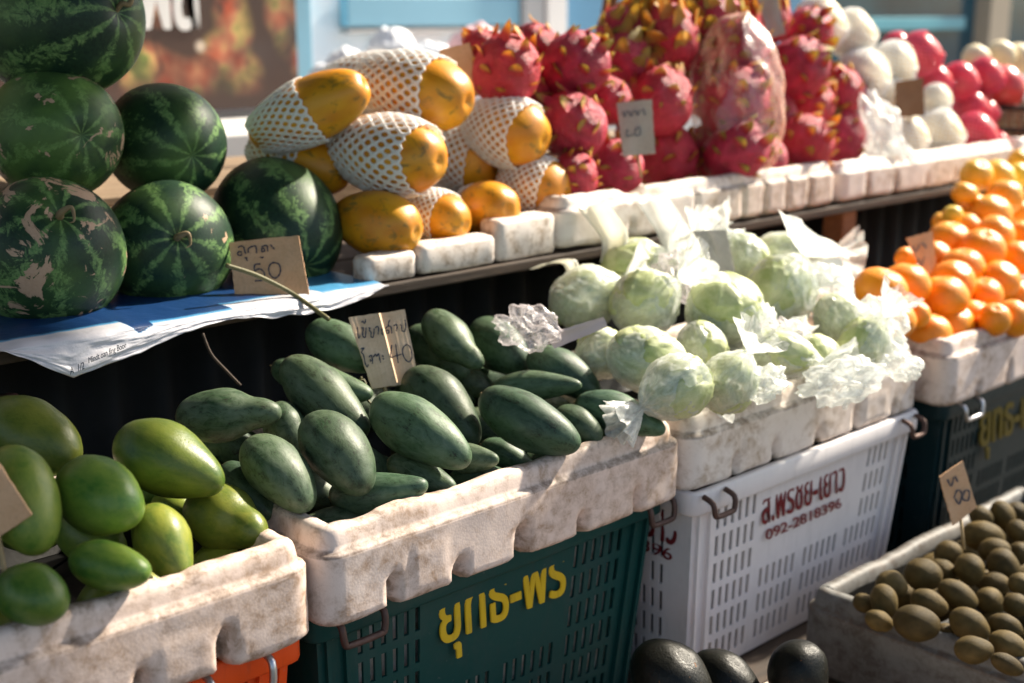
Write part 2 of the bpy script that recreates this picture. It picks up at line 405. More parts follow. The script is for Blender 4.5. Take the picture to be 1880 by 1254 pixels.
def crate(name, label, x0, x1, y0, y1, zt, h, mat, textzone=None, rows=6, taper=.022, handle=None, hmat=None, group='plastic crates'):
    root = empty(name, ((x0+x1)/2, (y0+y1)/2, zt - h)); tag(root, label, 'crate', group)
    b = MB(); ins = .014; hb = h - .030
    def panel(L, fmap, zone):
        holes = []
        pitch_z = (hb - .02) / rows
        for rI in range(rows):
            z1 = hb - .012 - rI * pitch_z; z0 = z1 - pitch_z * .74
            ng = max(2, int(L / .125)); gw = (L - .09) / ng
            for gI in range(ng):
                gs = .045 + gI * gw + .012; k = 0
                while gs + k * .0175 + .0075 < .045 + (gI + 1) * gw - .006:
                    u0 = gs + k * .0175; k += 1
                    if zone and zone[0] < u0 + .004 < zone[1] and z1 > zone[2] + .006: continue
                    holes.append((u0, u0 + .0075, z0, z1))
        us = sorted({0.0, L} | {round(q, 5) for hh in holes for q in hh[:2]}); zs = sorted({0.0, hb} | {round(q, 5) for hh in holes for q in hh[2:]})
        hs = {(round(a, 5), round(c, 5)) for a, _, c, _ in holes}
        idx = {}; vs = []; fs = []
        def vi(u, z):
            if (u, z) not in idx: idx[(u, z)] = len(vs); vs.append(fmap(u, z))
            return idx[(u, z)]
        # even the strips out so the outline can taper
        for i in range(len(us) - 1):
            for j in range(len(zs) - 1):
                if (us[i], zs[j]) in hs: continue
                fs.append((vi(us[i], zs[j]), vi(us[i+1], zs[j]), vi(us[i+1], zs[j+1]), vi(us[i], zs[j+1])))
        b.add(vs, fs)
    X0, X1, Y0, Y1 = x0 + ins, x1 - ins, y0 + ins, y1 - ins; zb = zt - h
    def tp(z): return taper * (1 - z / hb)
    LX, LY = X1 - X0, Y1 - Y0
    def f_front(u, z): t = u / LX; k = tp(z); return (lerp(X0 + k, X1 - k, t), Y0 + k, zb + z)
    def f_back(u, z): t = u / LX; k = tp(z); return (lerp(X1 - k, X0 + k, t), Y1 - k, zb + z)
    def f_right(u, z): t = u / LY; k = tp(z); return (X1 - k, lerp(Y0 + k, Y1 - k, t), zb + z)
    def f_left(u, z): t = u / LY; k = tp(z); return (X0 + k, lerp(Y1 - k, Y0 + k, t), zb + z)
    panel(LX, f_front, textzone); panel(LX, f_back, textzone); panel(LY, f_right, (.08, .30, .16)); panel(LY, f_left, (.08, .30, .16))
    k = taper; b.add([(X0+k, Y0+k, zb), (X1-k, Y0+k, zb), (X1-k, Y1-k, zb), (X0+k, Y1-k, zb)], [(0, 3, 2, 1)])
    o = b.build('body', mat); child(o, root)
    s = o.modifiers.new('s', 'SOLIDIFY'); s.thickness = .004; s.offset = -1
    # ribs
    for cx, sx in ((X0, 1), (X1, -1)):
        for q in (.012, .038):
            p0 = Vector((cx + sx * (q + taper), Y0 + taper, zb)); p1 = Vector((cx + sx * q, Y0, zt - .03))
            rb = MB().add([p0 + Vector((-.0025, -.006, 0)), p0 + Vector((.0025, -.006, 0)), p0 + Vector((.0025, .002, 0)), p0 + Vector((-.0025, .002, 0)),
                    p1 + Vector((-.0025, -.006, 0)), p1 + Vector((.0025, -.006, 0)), p1 + Vector((.0025, .002, 0)), p1 + Vector((-.0025, .002, 0))],
                   [(0,1,5,4),(1,2,6,5),(2,3,7,6),(3,0,4,7),(3,2,1,0),(4,5,6,7)])
            child(rb.build('corner_rib', mat), root)
    prof = [(-.016, zt - .034), (-.001, zt - .033), (0, zt - .031), (0, zt - .003), (-.002, zt), (-.013, zt), (-.016, zt - .003), (-.018, zt - .030)]
    vs, fs, g = loft_rect(x0, x1, y0, y1, .018, prof, .01)
    fs = fs[:-2]
    o = obj('rim', mesh('rim', vs, fs), mat); child(o, root)
    for (px0, px1, z0) in (handle or []):
        pts = [(px0, y0 - .003, zt - .004), (px0, y0 - .020, zt - .010), (px0 + .002, y0 - .023, z0 + .004), (px0 + .010, y0 - .023, z0), (px1 - .010, y0 - .023, z0), (px1 - .002, y0 - .023, z0 + .004), (px1, y0 - .020, zt - .010), (px1, y0 - .003, zt - .004)]
        hh = MB().tube(smooth_path(pts, 3), .0042, 8).build('handle', hmat or M['steel'], None, True); child(hh, root)
    return root

def text_mesh(s, p0, xdir, up, w=None, h=None, extr=.0006, off=0.0, mat=None, name='lettering', shear=0, parent=None, spacing=1.0, bold=0.0):
    c = bpy.data.curves.new('t', 'FONT'); c.body = s; c.extrude = .02; c.offset = off; c.shear = shear; c.space_character = spacing
    o = bpy.data.objects.new('t', c); COL.objects.link(o); bpy.context.view_layer.update()
    m = bpy.data.meshes.new_from_object(o.evaluated_get(bpy.context.evaluated_depsgraph_get()))
    bpy.data.objects.remove(o); bpy.data.curves.remove(c)
    xs = [v.co.x for v in m.vertices]; ys = [v.co.y for v in m.vertices]
    sx = w / (max(xs) - min(xs)) if w else None; sy = h / (max(ys) - min(ys)) if h else sx
    if sx is None: sx = sy
    xd = Vector(xdir).normalized(); upv = Vector(up).normalized(); nrm = xd.cross(upv)
    p0 = Vector(p0); mx = min(xs)
    for v in m.vertices:
        a, b_, c_ = v.co; v.co = p0 + xd * ((a - mx) * sx) + upv * (b_ * sy) + nrm * (c_ / .02 * extr)
    if bold:
        vs0 = [v.co.copy() for v in m.vertices]; fs0 = [tuple(p.vertices) for p in m.polygons]; b_ = MB()
        for k, (dx, dy) in enumerate(((0, 0), (-1, 0), (1, 0), (-.5, .5), (.5, .5), (-.5, -.5), (.5, -.5))):
            b_.add([v + xd * (dx * bold) + upv * (dy * bold) + nrm * (.00012 * k) for v in vs0], fs0)
        m = mesh(name, b_.v, b_.f, False)
    o2 = obj(name, m, mat)
    if parent is not None: child(o2, parent)
    return o2

# ------------------------------------------------------------------ fruit templates (half length 1 along x)
def blob(name, fn, nu=40, nv=32):
    vs = [Vector(fn(0, 0))]; fs = []
    for i in range(1, nu):
        u = PI * i / nu
        for j in range(nv): vs.append(Vector(fn(u, 2*PI*j/nv)))
    vs.append(Vector(fn(PI, 0)))
    for j in range(nv):
        fs.append((0, 1 + (j+1) % nv, 1 + j)); last = 1 + (nu-2)*nv
        fs.append((len(vs)-1, last + j, last + (j+1) % nv))
    for i in range(nu - 2):
        for j in range(nv):
            a = 1 + i*nv; b = a + nv; fs.append((a+j, a+(j+1) % nv, b+(j+1) % nv, b+j))
    return mesh(name, vs, fs)
def mango_fn(seed, taper=.24, waist=0.0, bend=.12, blunt=.82):
    def fn(u, v):
        x = -math.cos(u); r = math.sin(u) ** blunt
        r *= 1 - taper * sstep(-.3, 1.0, x) - waist * math.exp(-((x - .45) / .22) ** 2)
        y = r * math.cos(v); z = r * math.sin(v) * .93
        z -= bend * (x * x); y += .05 * math.sin(x * 2)
        k = 1 + .060 * nz((x, y, z), 1.5, seed) + .012 * nz((x, y, z), 5, seed)
        return (x, y * k, z * k)
    return fn
MANGO = [blob('mango', mango_fn(1)), blob('mango', mango_fn(5, .3, 0, .18)), blob('mango', mango_fn(9, .34, .12, .10)), blob('mango', mango_fn(13, .16, 0, .08, .9))]
GMANGO = [blob('green_mango', mango_fn(21, .14, 0, .06, .9)), blob('green_mango', mango_fn(27, .28, .10, .10, .9)), blob('green_mango', mango_fn(33, .30, 0.0, .04, .9))]
def melon_fn(seed):
    def fn(u, v):
        x = -math.cos(u); r = math.sin(u) ** .93
        y, z = r * math.cos(v), r * math.sin(v)
        k = 1 + .02 * nz((x, y, z), 1.2, seed) - .03 * math.exp(-((1 - x) / .03))
        return ((x - .05 * math.exp(-(r / .12) ** 2) * (1 if x > 0 else -1)) * k, y * k, z * k)
    return fn
MELON = [blob('watermelon', melon_fn(s), 56, 48) for s in (3, 8)]
def pap_r(x): return (max(0, 1 - x * x)) ** .37 * (1 - .16 * sstep(.2, -1, x))
def pap_fn(u, v):
    x = -math.cos(u); r = pap_r(x)
    y, z = r * math.cos(v), r * math.sin(v)
    k = 1 + .028 * math.cos(5 * v) * sstep(-.2, 1, x) + .02 * nz((x, y, z), 1.5, 2)
    x2 = x - .06 * math.exp(-(r / .15) ** 2) * (1 if x > 0 else -1)
    return (x2, y * k, z * k)
PAPAYA = blob('papaya', pap_fn, 44, 40)
def net_mesh(xa, xb, rows, nv, rfun, grow=1.03, thick=.055, fringe=.03, jit=.006, seed=0, name='foam_net'):
    rnd = random.Random(seed); vs = []; fs = []
    for i in range(rows + 1):
        x = lerp(xa, xb, i / rows)
        for j in range(nv):
            a = 2*PI*(j + .5*(i % 2)) / nv; r = rfun(x) * grow + (fringe if i == rows else 0) + .02
            xx = x + rnd.uniform(-jit, jit) + (rnd.uniform(-.02, .035) if i == rows else 0) + .05 * math.sin(a * 2 + seed)
            r *= 1 + rnd.uniform(-.006, .010)
            vs.append((xx, r * math.cos(a), r * math.sin(a)))
    for i in range(rows - 1):
        for j in range(nv):
            if i % 2 == 0: a, b = j - 1, j
            else: a, b = j, j + 1
            fs.append((i*nv + j, (i+1)*nv + a % nv, (i+2)*nv + j, (i+1)*nv + b % nv))
    return mesh(name, vs, fs, False)
def add_net(parent, m, mat, thick=.05):
    o = obj('foam_net', m, None, parent)
    if not m.materials: m.materials.append(None)
    o.material_slots[0].link = 'OBJECT'; o.material_slots[0].material = mat
    w = o.modifiers.new('w', 'WIREFRAME'); w.thickness = thick * 1.85; w.use_even_offset = False; w.use_boundary = True; w.use_replace = True; w.use_relative_offset = False
    s = o.modifiers.new('s', 'SUBSURF'); s.levels = 1; s.render_levels = 1
    return o
NETS = {}
def pap_net(cover, seed=0):
    k = (cover, seed)
    if k not in NETS: NETS[k] = net_mesh(-.93, cover, max(6, int((cover + .93) / .105)), 23, pap_r, seed=seed)
    return NETS[k]
def dragon_mesh(seed, backlit=False):
    rnd = random.Random(seed); body = blob('d', lambda u, v: (lambda x, r: (x * (1 + .04 * nz((x, math.cos(v)*r, math.sin(v)*r), 1.5, seed)), r * math.cos(v) * (1 + .05 * nz((x, math.cos(v), math.sin(v)), 1.8, seed)), r * math.sin(v) * (1 + .05 * nz((x, math.cos(v), math.sin(v)), 1.8, seed))))(-math.cos(u), math.sin(u) ** .9), 22, 24)
    vs = [v.co.copy() for v in body.vertices]; fs = [tuple(p.vertices) for p in body.polygons]; tip = [0.0] * len(vs)
    bpy.data.meshes.remove(body)
    N = 25 if not backlit else 26
    for k in range(N):
        t = (k + .5) / N; x = -.86 + 1.80 * t; a = k * 2.39996 + rnd.uniform(-.2, .2)
        r = math.sqrt(max(.02, 1 - x * x)); nrm = Vector((x * .9, r * math.cos(a), r * math.sin(a))).normalized()
        p = Vector((x, r * math.cos(a), r * math.sin(a))) * .97
        tang = (Vector((1, 0, 0)) - nrm * nrm.x).normalized() if abs(nrm.x) < .97 else nrm.orthogonal().normalized()
        side = nrm.cross(tang)
        L = lerp(.32, .50, t ** 2) * rnd.uniform(.8, 1.25); W = .34 * rnd.uniform(.85, 1.15) * (1 - .35 * t) * (1.25 if backlit else 1); L *= 1.75 if backlit else 1; lift = rnd.uniform(.10, .32) + .4 * t * t; curl = rnd.uniform(-.55, .7)
        n0 = len(vs); ns = 7
        for i in range(ns + 1):
            s = i / ns; w = W * (1 - s) ** .48 * (1 if s > .05 else 1.1) + .012
            c = p + tang * (L * s * (1 - .3 * curl * s)) + nrm * (L * (lift * s + curl * .55 * s * s - .10)) + side * (.15 * L * s * s * math.sin(k))
            for q in (-1, 0, 1):
                vs.append(c + side * (w * q) + nrm * (-.10 * w * abs(q) + .05 * (q == 0))); tip.append(.12 + .88 * s if not backlit else .55 + .45 * s)  # long top flaps: backlit yellow painted into the tip value
        for i in range(ns):
            for q in range(2):
                a0 = n0 + i*3 + q; fs.append((a0, a0+1, a0+4, a0+3))
        # underside skin gives the flap thickness
        n1 = len(vs)
        for i in range(ns + 1):
            for q in range(3): vs.append(vs[n0 + i*3 + q] - nrm * .035 * (1 - .7 * i / ns)); tip.append(.12 + .88 * i / ns)
        for i in range(ns):
            for q in range(2):
                a0 = n1 + i*3 + q; fs.append((a0+3, a0+4, a0+1, a0))
            for (q, rev) in ((0, 0), (2, 1)):
                a, b, c, d = n0+i*3+q, n0+(i+1)*3+q, n1+(i+1)*3+q, n1+i*3+q; fs.append((a, b, c, d) if rev else (d, c, b, a))
    m = mesh('dragon_fruit', vs, fs); at = m.attributes.new('tip', 'FLOAT', 'POINT'); at.data.foreach_set('value', tip)
    return m
DRAGON = [dragon_mesh(s) for s in (1, 2, 3, 4, 5)]
BACKLIT = [dragon_mesh(s, True) for s in (6, 7)]
def cabbage_mesh(seed):
    rnd = random.Random(seed); pl = []
    for k in range(9):
        d = Vector((rnd.gauss(0, 1), rnd.gauss(0, 1), rnd.gauss(0, 1))).normalized(); pl.append((d, rnd.uniform(.75, 1.25), rnd.uniform(.035, .075), k))
    bm = bmesh.new(); bmesh.ops.create_icosphere(bm, subdivisions=5, radius=1)
    for v in bm.verts:
        n = v.co.normalized(); h = 1 + .04 * nz(n, 1.3, seed)
        for d, r, t, k in pl:
            a = n.angle(d) + .10 * nz(n, 4, k + seed)
            h += t * sstep(r + .05, r - .03, a) + .018 * math.exp(-((a - r) / .05) ** 2)
        h += .010 * nz(n, 9, seed)
        v.co = n * (h * .93)
    m = bpy.data.meshes.new('cabbage'); bm.to_mesh(m); bm.free(); m.polygons.foreach_set('use_smooth', [True]*len(m.polygons)); return m
CABB = [cabbage_mesh(s) for s in (4, 11, 17)]
def bag_mesh(seed, tail=.9, flare=.55, loose=.10):
    """thin bag round a unit ball, gathered towards +x and flaring past the knot"""
    prof = []; rnd = random.Random(seed)
    nu = 64; nv = 120; vs = []; fs = []
    L = 1.08 + tail
    for i in range(nu + 1):
        t = i / nu
        if t < .60:
            a = PI * (t / .60) * .86; x = -math.cos(a) * 1.07; r = math.sin(a) * 1.07
        elif t < .72:
            k = (t - .60) / .12; a = PI * .86; x = lerp(-math.cos(a) * 1.07, 1.28, k); r = lerp(math.sin(a) * 1.07, .10, sstep(0, 1, k))
        else:
            k = (t - .72) / .28; x = 1.28 + k * tail; r = .10 + flare * k ** .8
        nk = sstep(.42, .72, t)
        for j in range(nv):
            v = 2*PI*j/nv
            n = Vector((x, math.cos(v), math.sin(v)))
            rr = r * (1 + nk * .30 * math.sin(v * 9 + 3 * nz(n, 1.5, seed)) * (.4 + .6 * abs(nz(n, 2, seed + 4))))
            rdg = abs(nz(n, 1.7, seed)) + .5 * abs(nz(n, 4.1, seed + 2)) + .25 * abs(nz(n, 9, seed + 7))
            rr += loose * (.42 - rdg) * (1 if t < .60 else .9) * (1.0 if t > .04 else 0.3)
            if t > .72: x2 = x + .30 * tail * k * nz((math.cos(v), math.sin(v), 0), 1.6, seed + 5)
            else: x2 = x
            off = Vector((0, .25 * k * nz((1, 2, 3), 1, seed) if t > .72 else 0, 0))
            vs.append(Vector((x2, max(.02, rr) * math.cos(v), max(.02, rr) * math.sin(v))) + off)
    for i in range(nu):
        for j in range(nv): fs.append((i*nv+j, i*nv+(j+1) % nv, (i+1)*nv+(j+1) % nv, (i+1)*nv+j))
    return mesh('plastic_bag', vs, fs)
BAGS = [bag_mesh(1, .9, .7, .17), bag_mesh(2, .8, .9, .20), bag_mesh(3, 1.1, .8, .18), bag_mesh(6, .7, 1.1, .24)]
def crumple_mesh(seed, amp=.5):
    bm = bmesh.new(); bmesh.ops.create_icosphere(bm, subdivisions=5, radius=1)
    for v in bm.verts:
        n = v.co.normalized()
        r = abs(nz(n, 1.2, seed)) * 1.9 + abs(nz(n, 2.6, seed + 1)) * .9 + abs(nz(n, 6, seed + 2)) * .12
        v.co = n * (1.15 - amp * r) ; v.co.z += .12 * nz(n, 3, seed + 8)
    m = bpy.data.meshes.new('crumpled_bag'); bm.to_mesh(m); bm.free(); m.polygons.foreach_set('use_smooth', [True]*len(m.polygons)); return m
CRUMP = [crumple_mesh(s) for s in (1, 5, 9)]
SOFT = [crumple_mesh(s, .13) for s in (15, 16, 19)]
def orange_fn(seed, flat):
    def fn(u, v):
        x = -math.cos(u); r = math.sin(u) ** .92; y, z = r*math.cos(v), r*math.sin(v)
        k = 1 + .03 * nz((x, y, z), 1.5, seed) + .012 * math.cos(v * 8) * math.exp(-((1 - x) / .2))
        return ((x * flat - .10 * math.exp(-(r / .22) ** 2) * (1 if x > 0 else -.6)) * k, y * k, z * k)
    return fn
ORANGE = [blob('mandarin', orange_fn(1, .84), 28, 28), blob('mandarin', orange_fn(6, .92), 28, 28)]
SAPO = [blob('sapodilla', mango_fn(41, .06, 0, .0, .96), 26, 24), blob('sapodilla', mango_fn(44, .16, 0, .03, .96), 26, 24)]
AVO = [blob('avocado', mango_fn(51, .22, 0, .0, .95), 36, 32)]
ROUND = blob('apple', orange_fn(12, .9), 28, 28)

# ------------------------------------------------------------------ fruit placing
def basis(axis, roll):
    x = axis.normalized(); h = (UP - x * UP.dot(x))
    h = h.normalized() if h.length > .15 else (RT - x * RT.dot(x)).normalized()
    y = h.cross(x); q = Matrix((x, y, h)).transposed()
    return (Matrix.Rotation(roll, 3, x) @ q)
class Pile:
    def __init__(s, plane, limit=.10, tol=.90): s.pl = plane; s.sph = []; s.limit = limit; s.tol = tol
    def spheres(s, c, ax, a, b):
        out = []
        for t in (-.72, -.38, 0, .38, .72): out.append((c + ax * (a * t * (1 if a > b else .3)), b * math.sqrt(1 - t*t*.9) if a > b else b * (1 if t == 0 else .8)))
        return out
    def put(s, name, m, mat, px, py, L, W, ang=0, tilt=20, roll=0, near=0.0, thick=1.0, label=None, cat=None, group=None, pole=None, solve=True):
        """px,py centre; L,W apparent length and width in px; ang: direction of the +x end, clockwise from image right;
        tilt: degrees the +x end leans towards the viewer"""
        p = atP(px, py, s.pl); D = depth(p) - near; D0 = D
        if pole is not None:
            dx, dy, R = pole; q = math.hypot(dx, dy) / R; q = min(q, .98)
            ax = (RT * dx - UP * dy) / R - FW * math.sqrt(1 - q*q); 
        else:
            t = math.radians(tilt); a = math.radians(ang)
            ax = (RT * math.cos(a) - UP * math.sin(a)) * math.cos(t) - FW * math.sin(t)
        ax.normalize()
        sv = abs(ax.dot(FW)); ct = math.sqrt(max(.05, 1 - sv*sv))
        while True:
            c = atD(px, py, D); b = W * D / FPX / 2
            if pole is not None: a_ = L * D / FPX / 2
            else: a_ = math.sqrt(max(b*b*.6, (L * D / FPX / 2) ** 2 - (b * sv) ** 2)) / ct
            sp = s.spheres(c, ax, a_, b)
            if not solve: break
            hit = any((q - r).length < (ra + rb) * s.tol for q, ra in sp for r, rb in s.sph)
            if not hit or D - D0 > s.limit: break
            D += .004
        s.sph += sp
        o = obj(name, m, mat); o.matrix_world = Matrix.Translation(c) @ basis(ax, roll).to_4x4() @ Matrix.Diagonal((a_, b, b * thick, 1))
        return tag(o, label, cat, group)
def setmat(m, mat):
    if not m.materials: m.materials.append(mat)

# ================================================================== STALL STRUCTURE
ground = MB().add([(-60, -60, 0), (80, -60, 0), (80, 80, 0), (-60, 80, 0)], [(0, 1, 2, 3)]).build('ground', simple('asphalt', (.055, .053, .05), .9, .3, 3, .4))
ground['kind'] = 'structure'
pv = MB().box((-3, 2.45, 0.0), (12, 3.35, .13)).build('pavement', simple('paving', (.30, .28, .26), .85, .2, 6, .3)); pv['kind'] = 'structure'

YF = 1.10; ZR = .857            # front of the lower boxes, height of their rims
def nx(*pp): return [(atY(x, y, YF).x, w) for x, y, w in pp]
foam0 = foam_tray('foam_box', 'foam box of pale green mangoes at the left edge', .10, .758, 1.10, 1.50, ZR, .115, M['foam'],
    nx((262, 1250, .014), (418, 1195, .014)), [(atY(290, 1200, YF).x, atY(388, 1170, YF).x, .012, .060)], seed=2)
foam1 = foam_tray('foam_box', 'long stained foam box holding the dark green mangoes', .766, 1.374, 1.10, 1.50, ZR, .115, M['foam'],
    nx((724, 1092, .013), (848, 1040, .016), (962, 988, .020), (1072, 948, .014), (1172, 905, .012)),
    [(atY(756, 1040, YF).x, atY(824, 1005, YF).x, .010, .066), (atY(1098, 915, YF).x, atY(1160, 885, YF).x, .010, .066)], seed=5)
foam2 = foam_tray('foam_box', 'foam box under the bagged cabbages, above the white crate', 1.382, 2.000, 1.10, 1.50, ZR - .002, .112, M['foamw'],
    nx((1350, 862, .011), (1425, 830, .011), (1505, 800, .016), (1572, 770, .011), (1640, 745, .010)),
    [(atY(1362, 845, YF).x, atY(1418, 815, YF).x, .010, .060), (atY(1585, 755, YF).x, atY(1630, 735, YF).x, .010, .060)], seed=8)
foam3 = foam_tray('foam_box', 'foam box of mandarins at the right edge, on a teal crate', 2.020, 2.640, 1.063, 1.50, ZR + .004, .118, M['foam'],
    [(2.02 + .11, .013), (2.02 + .22, .013), (2.02 + .38, .013), (2.02 + .52, .013)], [], seed=12)
foam4 = foam_tray('foam_box', 'further foam box beyond the mandarin box, cut by the frame', 2.65, 3.27, 1.063, 1.50, ZR + .002, .115, M['foam'], [], [], seed=15)

c0 = crate('crate', 'orange plastic crate under the pale green mangoes', .115, .757, 1.125, 1.52, .744, .315, M['orangep'], handle=[(.628, .700, .706)])
c1 = crate('crate', 'dark green plastic crate with yellow Thai lettering', .775, 1.380, 1.138, 1.52, .746, .315, M['green'], textzone=(.155, .405, .165),
           handle=[(.800, .860, .712), (1.322, 1.372, .712)], hmat=M['rust'])
c2 = crate('crate', 'white plastic crate with maroon lettering and a phone number', 1.386, 1.992, 1.092, 1.50, .746, .315, M['white'], textzone=(.165, .445, .170),
           handle=[(1.402, 1.450, .716), (1.925, 1.965, .716)], hmat=M['rust'])
c3 = crate('crate', 'teal plastic crate under the box of mandarins', 2.055, 2.66, 1.085, 1.50, .744, .315, M['teal'], textzone=(.155, .405, .165),
           handle=[(2.09, 2.15, .712)], hmat=M['steel'])
# crate lettering
def on_face(px, py, yface): return atY(px, py, yface)
yf1 = 1.138 + .014 + .006
a = on_face(805, 1180, yf1); b = on_face(1032, 1090, yf1)
text_mesh('ยุทธ-พร', Vector((a.x, yf1 - .0052, a.z)), (1, 0, 0), (0, .06, 1), w=b.x - a.x, h=.082, bold=.0019, extr=.0007, mat=M['yellow'], parent=c1)
yf2 = 1.092 + .014 + .006
a = on_face(1394, 962, yf2); b = on_face(1546, 905, yf2)
text_mesh('ส.พรชัย-เยาว์', Vector((a.x, yf2 - .0052, a.z)), (1, 0, 0), (0, .06, 1), w=b.x - a.x, h=.058, bold=.0007, extr=.0003, mat=M['maroon'], parent=c2)
a = on_face(1400, 990, yf2 + .002); b = on_face(1538, 934, yf2 + .002)
text_mesh('092-2818396', Vector((a.x, yf2 - .0042, a.z)), (1, 0, 0), (0, .06, 1), w=b.x - a.x, h=.0165, off=.006, extr=.0006, mat=M['maroon'], parent=c2)
text_mesh('ส.พรชัย-เยาว์', Vector((1.386 + .014 + .003, 1.37, .655)), (0, -1, 0), (.06, 0, 1), w=.235, h=.062, bold=.0012, extr=.0006, mat=M['maroon'], parent=c2)
text_mesh('092-2818396', Vector((1.386 + .014 + .005, 1.36, .628)), (0, -1, 0), (.06, 0, 1), w=.215, h=.019, off=.004, extr=.0006, mat=M['maroon'], parent=c2)
text_mesh('ยุทธ-พร', Vector((2.055 + .17, 1.085 + .014, .625)), (1, 0, 0), (0, .06, 1), w=.24, h=.09, bold=.0030, extr=.0016, mat=M['ochre'], parent=c3)

# low bench carrying all the crates
bt = empty('low_bench', (1.4, 1.0, 0)); tag(bt, 'low wooden bench under the crates, in deep shade', 'bench')
child(MB().box((-.1, .45, .385), (3.4, 1.56, .426)).build('bench_top', M['darkwood'], bevel=.004), bt)
for x in (0.0, 1.6, 3.25):
    for y in (.52, 1.46): child(MB().box((x, y, 0), (x + .07, y + .07, .385)).build('leg', M['darkwood']), bt)
# inner foam blocks seen through the slots
for k, (xa, xb, ya, yb, zt_, lb) in enumerate(((.818, 1.336, 1.182, 1.47, .715, 'pale foam box packed inside the dark green crate, seen through its slots'), )):
    foam_tray('foam_box', lb, xa, xb, ya, yb, zt_, .24, M['foamw'], seed=30 + k, group='foam boxes')

M['filler'] = simple('dark_filler', (.010, .010, .012), .5, .4, 20, .6)  # added dark filler that keeps the crate slots black
for lb, x0, x1, y0, y1 in (('black plastic sack added to darken inside the white crate, seen through its slots', 1.425, 1.955, 1.13, 1.46), ('black plastic sack added to darken inside the teal crate, seen through its slots', 2.095, 2.62, 1.125, 1.46), ('black plastic sack added to darken inside the orange crate', .155, .72, 1.165, 1.48)):
    vs, fs, g = loft_rect(x0, x1, y0, y1, .03, [(-.03, .436), (-.012, .45), (-.006, .55), (-.002, .66), (-.02, .715), (-.06, .725)], .02, lambda bx_, by_, nx_, ny_, s, o, z, i: (o - .004 + .006 * nz((bx_, by_, z), 16), z, 0))
    tag(obj('slot_filler', mesh('slot_filler', vs, fs), M['filler']), lb, 'filler')

# upper shelf
sh = empty('wooden_shelf', (1.5, 1.8, 0)); tag(sh, 'long wooden upper shelf carrying melons, papayas and dragon fruit', 'shelf')
for i in range(5):
    y0 = 1.50 + i * .205
    child(MB().box((-.6, y0, .999), (3.9, y0 + .198, 1.016)).build('shelf_board', M['darkwood'], bevel=.003), sh)
child(MB().box((-.6, 1.70, .935), (3.9, 1.73, .998)).build('front_beam', M['darkwood'], bevel=.003), sh)
p = atY(1568, 430, 1.50)
for i, x in enumerate((-.2, p.x - .02, 3.6)):
    child(MB().box((x, 1.515, 0), (x + .05, 1.565, .998)).build('shelf_post', M['warmwood'], bevel=.003), sh)
for x in (-.2, 1.6, 3.6):
    child(MB().box((x, 2.44, 0), (x + .05, 2.49, .998)).build('shelf_post', M['warmwood'], bevel=.003), sh)
# corrugated sheet closing the space under the shelf
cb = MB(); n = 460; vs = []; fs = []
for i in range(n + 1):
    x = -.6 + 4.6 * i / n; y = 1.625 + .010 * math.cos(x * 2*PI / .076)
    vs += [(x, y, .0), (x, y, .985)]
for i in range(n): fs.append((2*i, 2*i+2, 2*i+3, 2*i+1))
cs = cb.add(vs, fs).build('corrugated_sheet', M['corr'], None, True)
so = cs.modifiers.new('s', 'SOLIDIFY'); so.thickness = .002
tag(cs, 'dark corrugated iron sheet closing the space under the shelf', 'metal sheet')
# rusty pipes at far left under the tarp
for k, (px, lb) in enumerate(((12, 'chipped reddish metal pipe under the tarp, nearer the left edge'), (52, 'chipped reddish metal pipe under the tarp, the shorter right one'))):
    q = atY(px, 690, 1.49)
    t_ = MB().tube([(q.x, 1.49, .44), (q.x, 1.49, .965 - k * .02)], .011, 14).build('metal_pipe', M['pipe'], None, True, origin=(q.x, 1.49, .44))
    tag(t_, lb, 'pipe')

# wooden box behind the melons
wb = empty('wooden_box', (1.9, 2.3, 1.016)); tag(wb, 'weathered wooden box behind the watermelons and papayas', 'box')
for i in range(4): child(MB().box((1.0 + .0, 2.06 + i * .105, 1.085), (2.6, 2.06 + i * .105 + .1, 1.10)).build('lid_board', M['wood'], bevel=.002), wb)
child(MB().box((1.0, 2.05, 1.017), (2.6, 2.065, 1.084)).build('front_board', M['wood']), wb)
child(MB().box((1.0, 2.462, 1.017), (2.6, 2.476, 1.084)).build('back_board', M['wood']), wb)

# shelf foam
US = 1.018
def slab(label, x0, x1, y0, y1, z0, z1, seed, mat, name='foam_block'):
    vs, fs, g = loft_rect(x0, x1, y0, y1, .012, [(-.010, z0), (-.002, z0 + .002), (0, z0 + .008), (0, (z0+z1)/2), (0, z1 - .008), (-.004, z1 - .002), (-.012, z1)], .008,
        lambda bx, by, nx_, ny_, s, o, z, i: (o + .002 * nz((bx, by, z), 24, seed), z + .002 * nz((bx, by, z), 20, seed + 2), .42))
    org = Vector(((x0+x1)/2, (y0+y1)/2, z0)); m = mesh(name, [Vector(v) - org for v in vs], fs)
    at = m.attributes.new('grime_hollow', 'FLOAT', 'POINT'); at.data.foreach_set('value', g)
    return tag(obj(name, m, mat, None, org), label, 'foam block', 'foam blocks along the shelf edge')
slab('low white foam block under the papayas, right of the melons', 1.145, 1.238, 1.505, 1.55, US, US + .040, 3, M['foamw'])
slab('middle white foam block on the shelf edge under the papayas', 1.243, 1.395, 1.503, 1.55, US, US + .046, 7, M['foamw'])
slab('stained foam block beside the dragon fruit box', 1.400, 1.530, 1.505, 1.555, US, US + .066, 11, M['foamw'])
ubox = []
u2 = foam_tray('foam_box', 'shelf foam box with teeth-like ribs full of dragon fruit', 1.536, 2.335, 1.50, 1.90, US + .088, .087, M['foamw'],
    [(atY(x, 400, 1.5).x, .010) for x in (1160, 1280, 1365, 1405, 1445, 1485)], [], seed=21, notch_h=.055, nd=.02, rim=.022)
